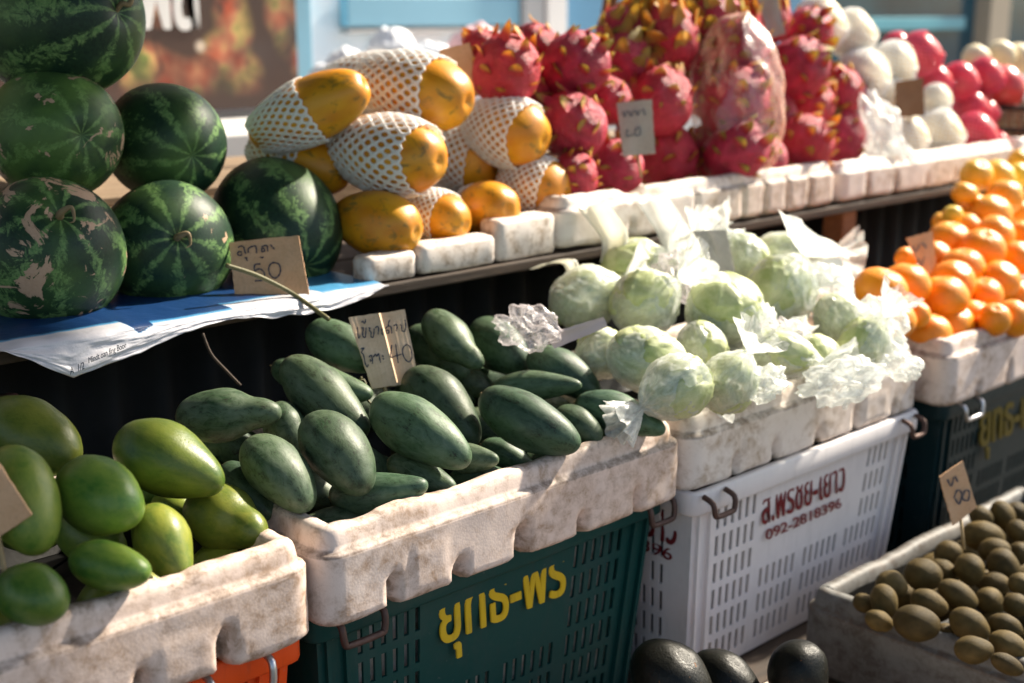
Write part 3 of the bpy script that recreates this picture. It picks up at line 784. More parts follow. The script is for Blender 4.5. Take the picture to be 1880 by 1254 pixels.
u3 = foam_tray('foam_box', 'shelf foam box holding the white and pink netted fruit', 2.343, 3.10, 1.50, 1.90, US + .083, .082, M['foamw'],
    [(2.343 + x, .012) for x in (.10, .21, .34, .46, .60)], [], seed=24, notch_h=.05, nd=.018, rim=.02)
u4 = foam_tray('foam_box', 'last foam box on the shelf, by the wicker basket', 3.11, 3.85, 1.50, 1.90, US + .083, .082, M['foam'], [], [], seed=26)

# ================================================================== FRONT LOWER BOXES (sapodillas, avocados)
foam_tray('foam_box', 'low grey foam box of brown sapodillas in the lower right corner', 1.590, 2.26, .56, 1.045, .562, .136, M['foamg'],
          [(1.7, .013), (1.9, .013), (2.1, .013)], [], lnotch=[(.70, .014), (.88, .014)], seed=33, notch_h=.07)
foam_tray('foam_box', 'low foam box of avocados in front of the white crate', 1.00, 1.475, .56, .985, .508, .082, M['foam'], [], [], seed=36)

# added black backing to darken gaps in the mango, cabbage, mandarin and sapodilla boxes
M['gapblack'] = simple('black_gap_backing', (.008, .008, .008), .5, .4, 30, .4)
for lb, x0, x1, y0, y1, zt_, zb_ in (('black plastic lining added to blacken gaps in the box of pale green mangoes', .10, .758, 1.10, 1.50, .838, .772), ('black plastic lining added to blacken gaps in the box of dark green mangoes', .766, 1.374, 1.10, 1.50, .838, .772),
        ('black plastic lining added to blacken gaps in the cabbage box', 1.382, 2.0, 1.10, 1.50, .838, .774), ('black plastic lining added to blacken gaps in the mandarin box', 2.02, 2.64, 1.063, 1.50, .842, .776), ('black plastic lining added to blacken gaps in the sapodilla box', 1.59, 2.26, .56, 1.045, .545, .456)):
    vs, fs, g = loft_rect(x0, x1, y0, y1, .030, [(-.0385, zt_), (-.050, zb_)], .02, lambda bx_, by_, nx_, ny_, s, o, z, i: (o - .002 + .0015 * nz((bx_, by_, z), 30), z + .004 * nz((bx_, by_, 0), 20), 0))
    fs = [f for f in fs[:-1] if True]; fs = fs[:-1] + [tuple(range(len(vs) // 2, len(vs)))]
    m = mesh('gap_backing', vs, fs); tag(obj('gap_backing', m, M['gapblack']), lb, 'backing')

# ================================================================== FRUIT
nm = MB(); nm.tube([(-.95, 0, -.10), (-.985, 0, -.12), (-1.01, .005, -.125), (-1.035, .012, -.13)], [.10, .075, .05, .042], 10)
NUB = mesh('stem', nm.v, nm.f); NUB.materials.append(M['stem'])
def nub(par): o = obj('stem', NUB, None, par); return par
# --- pale green mangoes
P0 = Pile((1.12, .875, .32))
GL = 'pale green mangoes in the left foam box'
for (px, py, L, W, an, ti, v, lb, near) in (
    (38, 918, 215, 150, 62, 25, 0, 'pale green mango half behind the tan card at the left edge', .05),
    (183, 912, 190, 152, 22, 35, 0, 'yellowish green round mango right of the tan card', .03),
    (313, 847, 222, 148, 20, 15, 2, 'largest bright green mango with a dark scratch and pointed right end', .02),
    (420, 955, 172, 130, 12, 30, 1, 'yellow green mango with a beak, at the foam box corner', .02),
    (202, 1040, 166, 98, 8, 20, 0, 'small oval green mango resting on the foam rim', .0),
    (62, 1092, 140, 122, 10, 30, 0, 'dark green mango at the bottom left corner by the stick', .0),
    (55, 800, 215, 138, 25, 20, 0, 'dark green mango highest on the left, under the pipes', -.02),
    (303, 1000, 160, 112, 52, 25, 2, 'shaded green mango between the oval one and the beaked one', -.03),
    (322, 932, 90, 70, 10, 20, 0, 'green mango mostly hidden under the largest one', -.06),
    (165, 985, 160, 110, 30, 20, 0, 'green mango in the dark gap behind the round one', -.09),
    ):
    m = GMANGO[v]; setmat(m, M['gmango'])
    nub(P0.put('green_mango', m, None, px, py, L, W, an, ti, roll=px * .7, near=near, label=lb, cat='mango', group=GL))
# --- dark green mangoes
P1 = Pile((1.15, .880, .29))
ML = 'dark green mangoes in the middle foam box'
for i, (px, py, L, W, an, ti, v, lb, near) in enumerate((
    (622, 830, 180, 122, 50, 30, 3, 'big upright mango with a pale brown top, front left of the pile', .03),
    (770, 792, 214, 112, 32, 25, 0, 'long mango with sunlit back, directly below the price card', .03),
    (970, 776, 205, 112, 27, 20, 3, 'largest mango lying on the foam rim', .02),
    (598, 733, 212, 106, 38, 25, 0, 'bright green mango left of the price card string', .01),
    (815, 747, 185, 112, 42, 25, 0, 'mango with a sun patch on its tip, right below the card', -.01),
    (513, 868, 176, 110, 45, 25, 3, 'dark bluish mango left of the big upright one', .0),
    (418, 762, 200, 104, -2, 10, 2, 'mango with a narrow tip pointing right, left end of the pile', .0),
    (695, 908, 188, 92, -8, 15, 1, 'lowest mango at the front, tip pointing right', -.01),
    (775, 873, 138, 66, 20, 20, 0, 'small mango wedged between the lowest one and the rim', -.02),
    (985, 708, 166, 60, -4, 10, 1, 'slim mango lying level with its tip to the right', .0),
    (1037, 685, 152, 84, 33, 20, 0, 'mango with a shiny bruised back, below the cabbages', -.02),
    (915, 637, 136, 96, 42, 35, 3, 'plump mango at the top right of the pile', .0),
    (832, 628, 146, 86, 42, 30, 2, 'waisted mango at the very top right of the price card', .0),
    (805, 650, 142, 80, 35, 20, 0, 'mango touching the right edge of the price card', .0),
    (1140, 760, 170, 80, 16, 15, 1, 'rightmost mango with its tip over the foam rim', .0),
    (1062, 780, 98, 66, 35, 30, 0, 'small dark mango between the largest and the rightmost', -.02),
    (625, 637, 150, 90, 30, 20, 3, 'mango behind the left edge of the price card', -.01),
    (590, 703, 200, 76, 15, 15, 0, 'yellow-tipped mango behind the bright green one', -.04),
    (865, 842, 106, 58, 0, 15, 1, 'short mango tip showing above the foam rim centre', -.03),
    (935, 838, 112, 58, 25, 15, 0, 'dark mango tucked under the largest one', -.05),
    (870, 705, 85, 60, 30, 20, 0, 'brownish mango deep in the gap right of the card', -.05),
    (525, 790, 110, 84, 60, 20, 0, 'brownish mango deep in the gap on the left', -.06),
    (455, 905, 140, 80, 40, 20, 0, 'shaded mango behind the beaked pale green mango', -.03),
    )):
    m = MANGO[v]; setmat(m, M['mango'])
    nub(P1.put('mango', m, None, px, py, L, W, an, ti, roll=i * 1.3, near=near, label=lb, cat='mango', group=ML))
# bottom layer that shows only in the gaps
def fill(name, meshes, mat, xs, ys, z, size, lb, cat, grp, seed):
    rnd = random.Random(seed)
    for x in xs:
        for y in ys:
            m = rnd.choice(meshes); setmat(m, mat); o = obj(name, m, mat)
            o.matrix_world = Matrix.Translation((x + rnd.uniform(-.01, .01), y + rnd.uniform(-.01, .01), z(y) + rnd.uniform(-.005, .005))) @ Matrix.Rotation(rnd.uniform(-.5, .9) - .6, 4, 'Z') @ Matrix.Rotation(rnd.uniform(-.2, .3), 4, 'Y') @ Matrix.Diagonal((*size, 1))
            tag(o, lb, cat, grp)
fill('mango', MANGO, M['mango'], [.86 + .115 * i for i in range(5)], (1.20, 1.31, 1.42), lambda y: .805 + .25 * (y - 1.2), (.062, .036, .034), 'dark green mango of the buried layer, glimpsed in the gaps', 'mango', 'buried dark green mangoes', 3)
fill('green_mango', GMANGO, M['gmango'], [.2 + .13 * i for i in range(5)], (1.22, 1.38), lambda y: .80 + .3 * (y - 1.2), (.056, .042, .040), 'pale green mango of the buried layer, glimpsed in the gaps', 'mango', 'buried pale green mangoes', 4)

# --- watermelons
PW = Pile((1.65, 1.100, 1.45), .06)
WL = 'watermelons stacked on the shelf'
def stem(par, pts, r, mat=M['stem'], name='stem'):
    o = MB().tube(smooth_path(pts, 5), r, 7).build(name, mat, None, True); child2(o, par); return o
def child2(o, par):
    o.parent = par; o.matrix_parent_inverse = par.matrix_world.inverted()
mel = []
for (px, py, rl, rw, pole, v, y, sc, st, lb) in (
    (88, 467, 276, 268, (56, -58, 130), 0, 1.66, .90, 1, 'front left watermelon with large tan scuffs and a curled stem'),
    (308, 452, 222, 232, (44, -8, 112), 1, 1.67, .25, 1, 'dark watermelon in the middle of the bottom row, dry stem showing'),
    (508, 414, 252, 212, (62, 76, 124), 0, 1.68, .15, 0, 'watermelon behind the 50 price card, bottom row right end'),
    (100, 247, 262, 218, (78, 16, 125), 1, 1.755, .80, 0, 'light green watermelon with a tan scar, second tier left'),
    (303, 262, 222, 196, (68, 34, 110), 0, 1.765, .0, 0, 'striped watermelon with a starburst end, second tier right'),
    (108, 44, 332, 264, (132, 0, 158), 1, 1.80, .10, 2, 'topmost watermelon with a curly vine stem'),
    ):
    m = MELON[v]; setmat(m, M['melon'])
    P = Pile((y, atY(px, py, y).z, 1.0))
    gk = 1.10 if (py in (414, 262, 247)) else 1.04
    o = P.put('watermelon', m, None, px, py, rl * gk, rw * gk, pole=pole, roll=py * .37, label=lb, cat='watermelon', group=WL, solve=False)
    o.color = (sc, .40 if 'light green' in lb else 0, 0, 1); mel.append(o)
    if st:
        bpy.context.view_layer.update()
        mw = o.matrix_world; tipw = mw @ Vector((.93, 0, 0)); ax = (mw.to_3x3() @ Vector((1, 0, 0))).normalized()
        if st == 1:
            stem(o, [tipw - ax*.004, tipw + ax*.010, tipw + ax*.014 + RT*.012 + UP*.004, tipw + ax*.010 + RT*.016 - UP*.010, tipw + ax*.016 + RT*.008 - UP*.016], [.006 - .0003*i for i in range(21)])
        else:
            q = tipw
            stem(o, [q - ax*.005, q + ax*.008 + UP*.010, atD(238, 8, depth(q)), atD(246, -12, depth(q)), atD(262, -4, depth(q)-.01), atD(264, -30, depth(q))], [.0035]*26)

# --- papayas
PP = Pile((1.585, 1.082, 1.75), .12, .84)
PL = 'papayas stacked on the shelf'
for i, (px, py, L, W, an, ti, cov, lb, near) in enumerate((
    (757, 167, 224, 142, 16, 26, .50, 'topmost papaya, left half in a white foam net', .03),
    (708, 284, 222, 146, 12, 32, .72, 'papaya in the middle with its net nearly to the tip', .03),
    (928, 240, 160, 128, 20, 28, .55, 'papaya right of the topmost one, scabbed tip out of its net', .02),
    (690, 410, 168, 122, 14, 28, -.62, 'bare orange papaya at the bottom left, beside the melons', .01),
    (800, 396, 128, 96, 22, 30, .35, 'small netted papaya second from left in the bottom row', .0),
    (893, 384, 100, 106, 10, 55, -.5, 'round bare papaya with a black navel in the bottom row', .0),
    (978, 342, 138, 116, 18, 28, .55, 'rightmost netted papaya next to the dragon fruit', .0),
    (848, 288, 150, 122, 22, 28, .55, 'papaya in the centre right, tucked under the topmost one', -.01),
    (566, 205, 236, 118, -22, 15, .15, 'blotchy papaya at the left, net on its far left half', .0),
    (548, 292, 200, 122, 22, 20, .30, 'dark spotted netted papaya just above the melon', -.01),
    (645, 165, 220, 110, -20, 10, .9, 'fully netted papaya behind the topmost one', -.08),
    )):
    setmat(PAPAYA, M['papaya'])
    o = PP.put('papaya', PAPAYA, None, px, py, L * 1.02, W * 1.01, an, ti, roll=i * .9, near=near, label=lb, cat='papaya', group=PL)
    if cov > -.6: add_net(o, pap_net(cov, i % 3), M['net'])

# --- dragon fruit
PD = Pile((1.57, 1.115, 2.3), .10, .86)
DL = 'dragon fruit heaped on the shelf'
DF = [(930, 130, 62), (1055, 122, 62), (1050, 232, 62), (1052, 328, 46), (1130, 312, 52), (1212, 188, 60), (1222, 292, 62),
      (1118, 185, 42), (1145, 112, 50), (1285, 282, 46), (1460, 128, 58), (1476, 196, 52), (1540, 178, 52), (1470, 268, 56), (1540, 252, 50), (1400, 290, 44),
      (985, 90, 45), (1225, 70, 58), (1315, 48, 56), (1400, 30, 50), (1140, 60, 46), (960, 185, 50), (1290, 170, 44), (1270, 120, 50), (1480, 60, 44), (1415, 210, 48), (1170, 255, 40), (1270, 10, 50), (890, 95, 40), (1180, 20, 40)]
import itertools
def ordinal(n): return ('first second third fourth fifth sixth seventh eighth ninth tenth eleventh twelfth'.split() + ['%dth' % k for k in range(13, 60)])[n]
def rowlabels(items, rowh, fmt, rowfn=lambda x, y: y):
    rows = {}
    for k, (x, y) in enumerate(items): rows.setdefault(int(rowfn(x, y) // rowh), []).append((x, k))
    out = {}
    for ri, key in enumerate(sorted(rows, reverse=True)):
        for ci, (x, k) in enumerate(sorted(rows[key])): out[k] = fmt % (ordinal(ci), 'bottom' if ri == 0 else ordinal(ri))
    return out
dlab = rowlabels([(x, y) for x, y, r in DF], 62, 'dragon fruit, %s from the left in the %s row up from the shelf', lambda x, y: y + .13 * (x - 900))
rnd = random.Random(5)
for i, (px, py, r) in enumerate(DF):
    m = DRAGON[i % 5] if not (py < 130 and 1125 < px < 1450) else BACKLIT[i % 2]; setmat(m, M['dragon'])
    PD.put('dragon_fruit', m, None, px, py, r * 2.15, r * 2.0, rnd.uniform(-150, -30), rnd.uniform(-10, 40), roll=rnd.uniform(0, 6), near=0, label=dlab[i].replace('bottom row up from', 'bottom row on'), cat='dragon fruit', group=DL)
# three in a clear bag
for i, (px, py, r, w) in enumerate(((1356, 100, 66, 'top'), (1348, 190, 68, 'middle'), (1352, 278, 62, 'bottom'))):
    m = DRAGON[i]; setmat(m, M['dragon'])
    PD.put('dragon_fruit', m, None, px, py, r * 2.05, r * 1.8, -80 + 20 * i, 10, roll=i, near=.05, label='%s one of the three dragon fruit inside the clear bag' % w, cat='dragon fruit', group=DL, solve=False)
p = atD(1352, 190, depth(atP(1352, 190, PD.pl)) - .05)
m = CRUMP[0]; cbag = obj('clear_bag', crumple_mesh(31, .10), M['bagp']); k = depth(p) / FPX
cbag.matrix_world = Matrix.Translation(p) @ basis(UP, 0).to_4x4() @ Matrix.Diagonal((152 * k, 78 * k, 78 * k, 1))
tag(cbag, 'clear plastic bag round a column of three dragon fruit', 'plastic bag')

# --- netted round fruit on the right
PN = Pile((1.57, 1.105, 1.8), .10)
NET_R = net_mesh(-.92, .80, 16, 22, lambda x: math.sqrt(max(0, 1 - x*x)), seed=4)
setmat(ROUND, simple('netted_pear_skin', (.80, .66, .40), .5, .1, 3, .1))
APPLE = ROUND.copy(); APPLE.name = 'apple'; APPLE.materials.clear(); APPLE.materials.append(simple('red_apple_skin', (.62, .055, .05), .3, .4, 2, .05))
ww = [('round white netted fruit at the very top of the white heap', 1565, 62, 44), ('white netted fruit standing behind the dragon fruit top', 1505, 45, 50), ('white netted fruit showing its pale end, upper right', 1642, 118, 42),
      ('white netted fruit under the topmost one', 1585, 140, 50), ('white netted fruit with a yellow centre, beside the brown card', 1728, 244, 42), ('small white netted fruit below the brown card', 1668, 250, 38), ('white netted fruit right behind the brown card', 1720, 182, 28), ('white netted fruit left of the brown card', 1640, 190, 40)]
for lb, px, py, r in ww:
    o = PN.put('netted_pear', ROUND, None, px, py, 2*r, 2*r, -30, 35, roll=px, label=lb, cat='pear', group='fruit in white foam nets')
    add_net(o, NET_R, M['net'], .045)
pw = [('pink netted apple at the top, right of the white fruit', 1690, 100, 40), ('pink netted apple peeping between white ones', 1648, 84, 26), ('pink netted apple right of the brown card, upper', 1718, 150, 32), ('pink netted apple in the middle of the pink heap', 1764, 148, 34),
      ('pink netted apple above the lowest one', 1784, 198, 34), ('lowest pink netted apple by the foam edge', 1792, 246, 40), ('pink netted apple left of the bare red apple', 1810, 140, 34), ('small pink netted apple by the wicker basket', 1812, 205, 24), ('pink netted apple at the foot of the basket', 1835, 262, 20)]
for lb, px, py, r in pw:
    o = PN.put('netted_apple', APPLE, None, px, py, 2*r, 2*r, -40, 30, roll=px, label=lb, cat='apple', group='apples in pink foam nets')
    add_net(o, NET_R, M['pinknet'], .035)
PN.put('apple', APPLE, None, 1840, 162, 90, 86, -40, 20, near=.03, label='bare orange red apple above the wicker basket', cat='apple', group='apples')
setmat(ORANGE[0], M['orange']); setmat(ORANGE[1], M['orange'])
PF = Pile((1.80, 1.28, .8), .1)
for lb, px, py, r in (('pale yellow fruit behind the pink apples, left', 1792, 106, 26), ('pale yellow fruit behind the pink apples, middle', 1838, 100, 28), ('pale yellow fruit behind the pink apples, right edge', 1872, 108, 30)):
    o = PF.put('yellow_pear', ROUND, None, px, py, 2*r, 2*r, -60, 20, roll=px, label=lb, cat='pear', group='bare pale pears')
# white plastic bag slumped between dragon fruit and nets
for j, (lb, px, py, L, W, an, v) in enumerate((('cloudy white plastic bag slumped at the right foot of the dragon fruit', 1612, 235, 150, 84, 70, 1), ('small white plastic bag end lying on the foam ribs', 1655, 285, 70, 40, 30, 2))):
    PN.put('plastic_bag', CRUMP[v], None, px, py, L, W, an, 10, roll=j, near=.05, label=lb, cat='plastic bag', solve=False)
for c in CRUMP: setmat(c, M['bagw'])

# --- cabbages in bags
PC = Pile((1.15, .925, .24), .14, .84)
CL = 'bagged cabbages in the third foam box'
for c in CABB: setmat(c, M['cabbage'])
cab = [  # px,py,L,W, bag variant, tail angle, tilt, bagmat, label
    (1240, 710, 128, 112, 0, 150, 20, 'bag', 'front cabbage in a glossy clear bag, resting on the foam rim', .03),
    (1332, 574, 138, 128, 1, 30, 25, 'bag', 'big round cabbage in the centre with white knot to its right', .03),
    (1183, 558, 122, 116, 2, -35, 10, 'bag', 'yellowish cabbage with a brown spot, centre left', .01),
    (1074, 546, 126, 108, 1, -20, 10, 'bag', 'leftmost large cabbage, bag bunched at its top', .0),
    (1434, 536, 126, 120, 3, -60, 10, 'bag', 'smooth pale cabbage with a jagged sunlit leaf, right of centre', .02),
    (1188, 662, 144, 112, 2, 20, 0, 'bag', 'wide cabbage below the yellowish one', -.02),
    (1338, 702, 112, 96, 1, -60, 25, 'bagw', 'yellow green cabbage in a crumpled milky bag on the rim', .02),
    (1162, 488, 110, 88, 3, -20, 0, 'bag', 'green cabbage under the shelf edge, top left', .0),
    (1362, 478, 100, 92, 0, -120, 0, 'bag', 'cabbage behind the grey price card', .0),
    (1446, 470, 130, 84, 3, 0, 0, 'bagw', 'highest pale cabbage at the back right', .0),
    (1105, 650, 92, 88, 0, 160, 0, 'bag', 'small yellowish cabbage just above the mangoes', -.03),
    (1430, 652, 122, 84, 1, 10, 20, 'bagw', 'cabbage under torn white plastic, right of centre', .01),
    (1545, 590, 104, 92, 1, 60, 20, 'bagw', 'pale cabbage in loose white plastic at the right end', .02),
    (1588, 634, 100, 86, 2, -60, 20, 'bagw', 'green cabbage wholly wrapped in loose plastic by the mandarins', .02),
    (1290, 640, 100, 84, 0, 60, 0, 'bag', 'dark cabbage in the gap below the big round one', -.05),
    (1262, 500, 96, 90, 2, -70, 0, 'bagw', 'cabbage hidden in bright white plastic, centre back', -.02),
    (1500, 660, 90, 80, 3, 30, 0, 'bagw', 'cabbage nearly covered by torn bags above the foam', -.02),
]
for i, (px, py, L, W, bv, ta, ti, bm_, lb, near) in enumerate(cab):
    o = PC.put('cabbage', CABB[i % 3], None, px, py, L * .95, W * .95, ta, ti, roll=i * 2.1, near=near, label=lb, cat='cabbage', group=CL)
    bb = obj('plastic_bag', BAGS[bv], None, o)
    if not BAGS[bv].materials: BAGS[bv].materials.append(None)
    bb.material_slots[0].link = 'OBJECT'; bb.material_slots[0].material = M[bm_]
    bb.scale = (1.05, 1.05, 1.05)
for j, (lb, px, py, L, W, an, v) in enumerate((
    ('clear purplish bag lying left of the cabbages, above the mangoes', 968, 602, 100, 66, 10, 0), ('milky bag knot on the right of the big round cabbage', 1395, 590, 70, 50, 60, 1), ('crumpled white bag bunched on the rim beside the front cabbage', 1400, 705, 80, 50, -20, 2),
    ('torn white plastic draped at the right end of the foam box', 1545, 700, 130, 64, -15, 0), ('bright white crumpled bag behind the smooth pale cabbage', 1515, 530, 86, 70, 20, 1), ('tall loose white bag next to the mandarins', 1610, 610, 110, 84, 70, 2),
    ('white bag scrap at the box corner by the mandarins', 1655, 672, 60, 44, 10, 1), ('bright bag top between the two highest cabbages', 1300, 450, 110, 60, -10, 0), ('bright white bag above the yellowish cabbage', 1235, 515, 90, 70, -60, 2),
    ('crumpled bag in the shadow right of the small yellowish cabbage', 1445, 620, 90, 50, 25, 2))):
    c = CRUMP[v]
    o = PC.put('plastic_bag', c, None, px, py, L * 1.25, W * 1.3, an, 10, roll=j * 1.1, near=.045, label=lb, cat='plastic bag', group='loose plastic bags among the cabbages', solve=False)
    if j in (0, 8, 9): o.material_slots[0].link = 'OBJECT'; o.material_slots[0].material = M['bagclear']

# --- mandarins
PO = Pile((1.14, .905, .55), .10, .90)
OR = [(1616,535,48,41,1),(1663,525,42,40,1),(1729,547,45,38,1),(1747,521,40,32,1),(1640,589,39,29,1),(1681,577,26,26,1),(1705,611,40,23,1),(1745,599,42,26,1),(1789,581,27,32,1),(1825,587,25,29,1),
 (1805,541,34,34,1),(1861,585,34,32,1),(1835,515,34,36,1),(1871,545,30,30,1),(1767,491,38,33,1),(1803,461,40,27,1),(1743,441,37,33,1),(1827,431,34,31,1),(1779,421,30,28,1),(1819,395,36,32,1),(1787,381,30,25,1),
 (1845,362,32,27,1),(1793,322,29,27,.55),(1831,326,31,27,.4),(1771,356,23,22,.85),(1749,395,18,17,.2),(1731,410,20,16,.7),(1664,474,20,20,1),(1719,470,28,26,1),(1871,322,22,22,.1),(1876,390,20,24,1),(1878,430,24,24,1),(1871,474,32,28,1),(1873,297,22,22,.7),(1590,540,30,24,1),(1850,545,26,26,1),(1762,562,26,24,1)]
olab = rowlabels([(a[0], a[1]) for a in OR], 44, 'mandarin, %s from the left in the %s row up from the foam rim', lambda x, y: y + .12 * (x - 1600))
for i, (px, py, rx, ry, g) in enumerate(OR):
    o = PO.put('mandarin', ORANGE[i % 2], None, px, py, 2.15 * max(rx, ry), 2.15 * max(rx, ry), -75 + rnd.uniform(-25, 25), 15 + rnd.uniform(-10, 30), roll=i, label=olab[i].replace('bottom row up from', 'bottom row along'), cat='mandarin', group='mandarins heaped in the right foam box')
    o.color = (1, g * (.78 if py < 400 else .88 if py < 450 else 1), 1, 1)
fill('mandarin', ORANGE, M['orange'], [2.12 + .085 * i for i in range(6)], (1.19, 1.28, 1.37), lambda y: .80 + .25 * (y - 1.19), (.036, .038, .038), 'mandarin of the buried layer, glimpsed in the gaps', 'mandarin', 'buried mandarins', 6)

# --- sapodillas
PS = Pile((.80, .575, .06), .06, .86)
SP = [(1695,1055,34,31),(1637,1075,29,27),(1623,1104,24,31),(1587,1108,21,18),(1683,1144,41,31),(1706,1108,34,22),(1614,1140,26,18),(1780,1046,27,29),(1741,1017,25,24),(1730,1050,26,24),(1759,1092,37,20),(1766,1113,25,20),(1780,1148,38,28),
 (1818,1104,27,26),(1826,1073,27,22),(1806,985,37,27),(1826,1010,28,22),(1842,1037,30,28),(1802,950,23,18),(1842,948,21,29),(1867,941,22,18),(1846,1150,30,21),(1851,1184,34,23),(1788,1193,34,23),(1849,1220,30,14),(1867,1111,24,23),(1874,1072,22,20),(1872,1017,22,22),(1737,1166,23,22),(1870,975,22,20)]
slab_ = rowlabels([(a[0], a[1]) for a in SP], 40, 'brown sapodilla, %s from the left in the %s row up from the box front', lambda x, y: y - .30 * (x - 1600))
for i, (px, py, rx, ry) in enumerate(SP):
    m = SAPO[i % 2]; setmat(m, M['sapo'])
    PS.put('sapodilla', m, None, px, py, 2.06 * max(rx, ry), 2.06 * (min(rx, ry) * .75 + max(rx, ry) * .25), (10 if rx >= ry else 75) + rnd.uniform(-25, 25), 10, roll=i, label=slab_[i].replace('bottom row up from', 'bottom row along'), cat='sapodilla', group='sapodillas in the low grey foam box')
fill('sapodilla', SAPO, M['sapo'], [1.68 + .07 * i for i in range(8)], (.66, .74, .82, .90, .97), lambda y: .525, (.034, .028, .028), 'brown sapodilla of the buried layer, glimpsed in the gaps', 'sapodilla', 'buried sapodillas', 8)
# --- avocados
PA = Pile((.92, .578, .0), .06)
setmat(AVO[0], M['avo'])
for (px, py, L, W, an, lb) in ((1238, 1238, 176, 140, 45, 'left avocado with small orange flecks, nearest the green crate'), (1336, 1240, 150, 108, 30, 'middle avocado with a glossy blue sheen'), (1468, 1222, 122, 118, 60, 'right avocado, smooth and round, by the sapodilla box'), (1408, 1282, 90, 70, 20, 'lowest avocado, barely in the frame')):
    PA.put('avocado', AVO[0], None, px, py + 15, L, W, an, 25, roll=px, label=lb, cat='avocado', group='avocados in the low box')

# ================================================================== CARDS
def card(label, corners, D, mat, tilt=(0, 0), strokes=(), ink='ink', lw=1.0, stick=None, thick=.0035, corr=0.0, org=None, sc=1.0, name='price_card', fold=None):
    """corners tl,tr,br,bl in the picture; D distance; tilt: metres of depth per px in x and y"""
    cx = sum(c[0] for c in corners) / 4; cy = sum(c[1] for c in corners) / 4
    def W(px, py, lift=0.0):
        d = D + tilt[0] * (px - cx) + tilt[1] * (py - cy); return atD(px, py, d - lift)
    nrm = (W(cx, cy + 50) - W(cx, cy)).cross(W(cx + 50, cy) - W(cx, cy)).normalized()
    if nrm.dot(FW) > 0: nrm = -nrm
    n = 28; vs = []; fs = []; h0 = []
    tl, tr, br, bl = [Vector(c) for c in corners]
    for j in range(n + 1):
        for i in range(n + 1):
            u, v = i / n, j / n
            q = (tl * (1-u) + tr * u) * (1-v) + (bl * (1-u) + br * u) * v
            e = 0
            if i in (0, n): q = q + Vector((1.3 * nz((j * .35, i, cx), 1, 3), 0))
            if j in (0, n): q = q + Vector((0, 1.1 * nz((i * .4, j, cy), 1, 5)))
            hgt = corr * math.sin(u * 2*PI * 11) * .00007 + (.0022 * nz((u * 2, v * 2, cx), 1, 1))
            if fold: hgt += -.0025 * sstep(fold - .015, fold + .015, u + .02 * v) + .0015 * math.exp(-((u - fold + .03) / .02) ** 2)
            vs.append(W(q.x, q.y) + nrm * hgt); h0.append(hgt)
    N = len(vs); vs += [v - nrm * thick for v in vs]
    for j in range(n):
        for i in range(n):
            a = j*(n+1) + i; fs.append((a, a+n+1, a+n+2, a+1)); fs.append((N+a+1, N+a+n+2, N+a+n+1, N+a))
    for i in range(n):
        for a, b in ((i+1, i), (n*(n+1)+i, n*(n+1)+i+1), (i*(n+1), (i+1)*(n+1)), ((i+1)*(n+1)+n, i*(n+1)+n)): fs.append((a, b, N+b, N+a))
    o_ = W(cx, cy); m = mesh(name, [v - o_ for v in vs], fs, False); o = obj(name, m, mat, None, o_); tag(o, label, 'price card', 'cardboard price cards')
    if strokes:
        b = MB(); ox, oy = org or (0, 0)
        for st in strokes:
            pts = [Vector((ox + x / sc, oy + y / sc, 0)) for x, y in st]; pts = smooth_path(pts, 5) if len(pts) > 2 else pts
            L = []; 
            for k, q in enumerate(pts):
                t = (pts[min(k+1, len(pts)-1)] - pts[max(k-1, 0)]); t = t.normalized() if t.length > 1e-6 else Vector((1, 0, 0))
                s_ = Vector((-t.y, t.x, 0)) * lw * (1 + .25 * math.sin(k * 1.3))
                L.append((q + s_, q - s_))
            base = len(b.v); vv = []; ff = []
            for (p_, q_) in L: vv += [W(p_.x, p_.y) + nrm * .0030, W(q_.x, q_.y) + nrm * .0030]
            for k in range(len(L) - 1): ff.append((2*k, 2*k+1, 2*k+3, 2*k+2))
            b.add(vv, ff)
        w = b.build('writing', M[ink]); child(w, o)
        s2 = w.modifiers.new('s', 'SOLIDIFY'); s2.thickness = .0004
    if stick:
        pts = [W(x, y) - nrm * (.004 if k == 0 else .004) for k, (x, y) in enumerate(stick)]
        child(MB().tube(pts, .0024, 8).build('stick', M['stick'], None, True), o)
    return o
D50 = depth(atY(495, 490, 1.545))
card('tan card reading 50 leaning on a watermelon at the tarp edge', [(420, 445), (548, 432), (568, 541), (432, 548)], D50, M['card'], (0, -.0002),
     [[(265,250),(300,230),(335,245),(350,300),(365,330)],[(310,310),(280,300),(262,315),(265,345),(300,350),(312,325)],[(350,380),(375,380),(372,400),(385,420)],[(395,315),(393,275),(405,255),(430,240),(480,230),(495,250),(500,320)],
      [(565,245),(600,225),(635,230),(645,300)],[(600,265),(570,262),(568,300),(600,295),(604,270)],[(675,215),(692,225),(690,242)],[(700,250),(722,258),(720,274)],[(550,368),(570,382),(587,365)],
      [(550,460),(480,470),(476,545),(520,525),(560,530),(600,580),(595,640),(560,670),(480,675)],[(720,440),(675,465),(655,520),(665,580),(700,625),(740,640),(785,605),(805,545),(800,490),(775,455),(720,440)]],
     org=(400, 420), sc=6.967, lw=1.15, thick=.004)
D40 = depth(atP(705, 640, P1.pl)) - .055
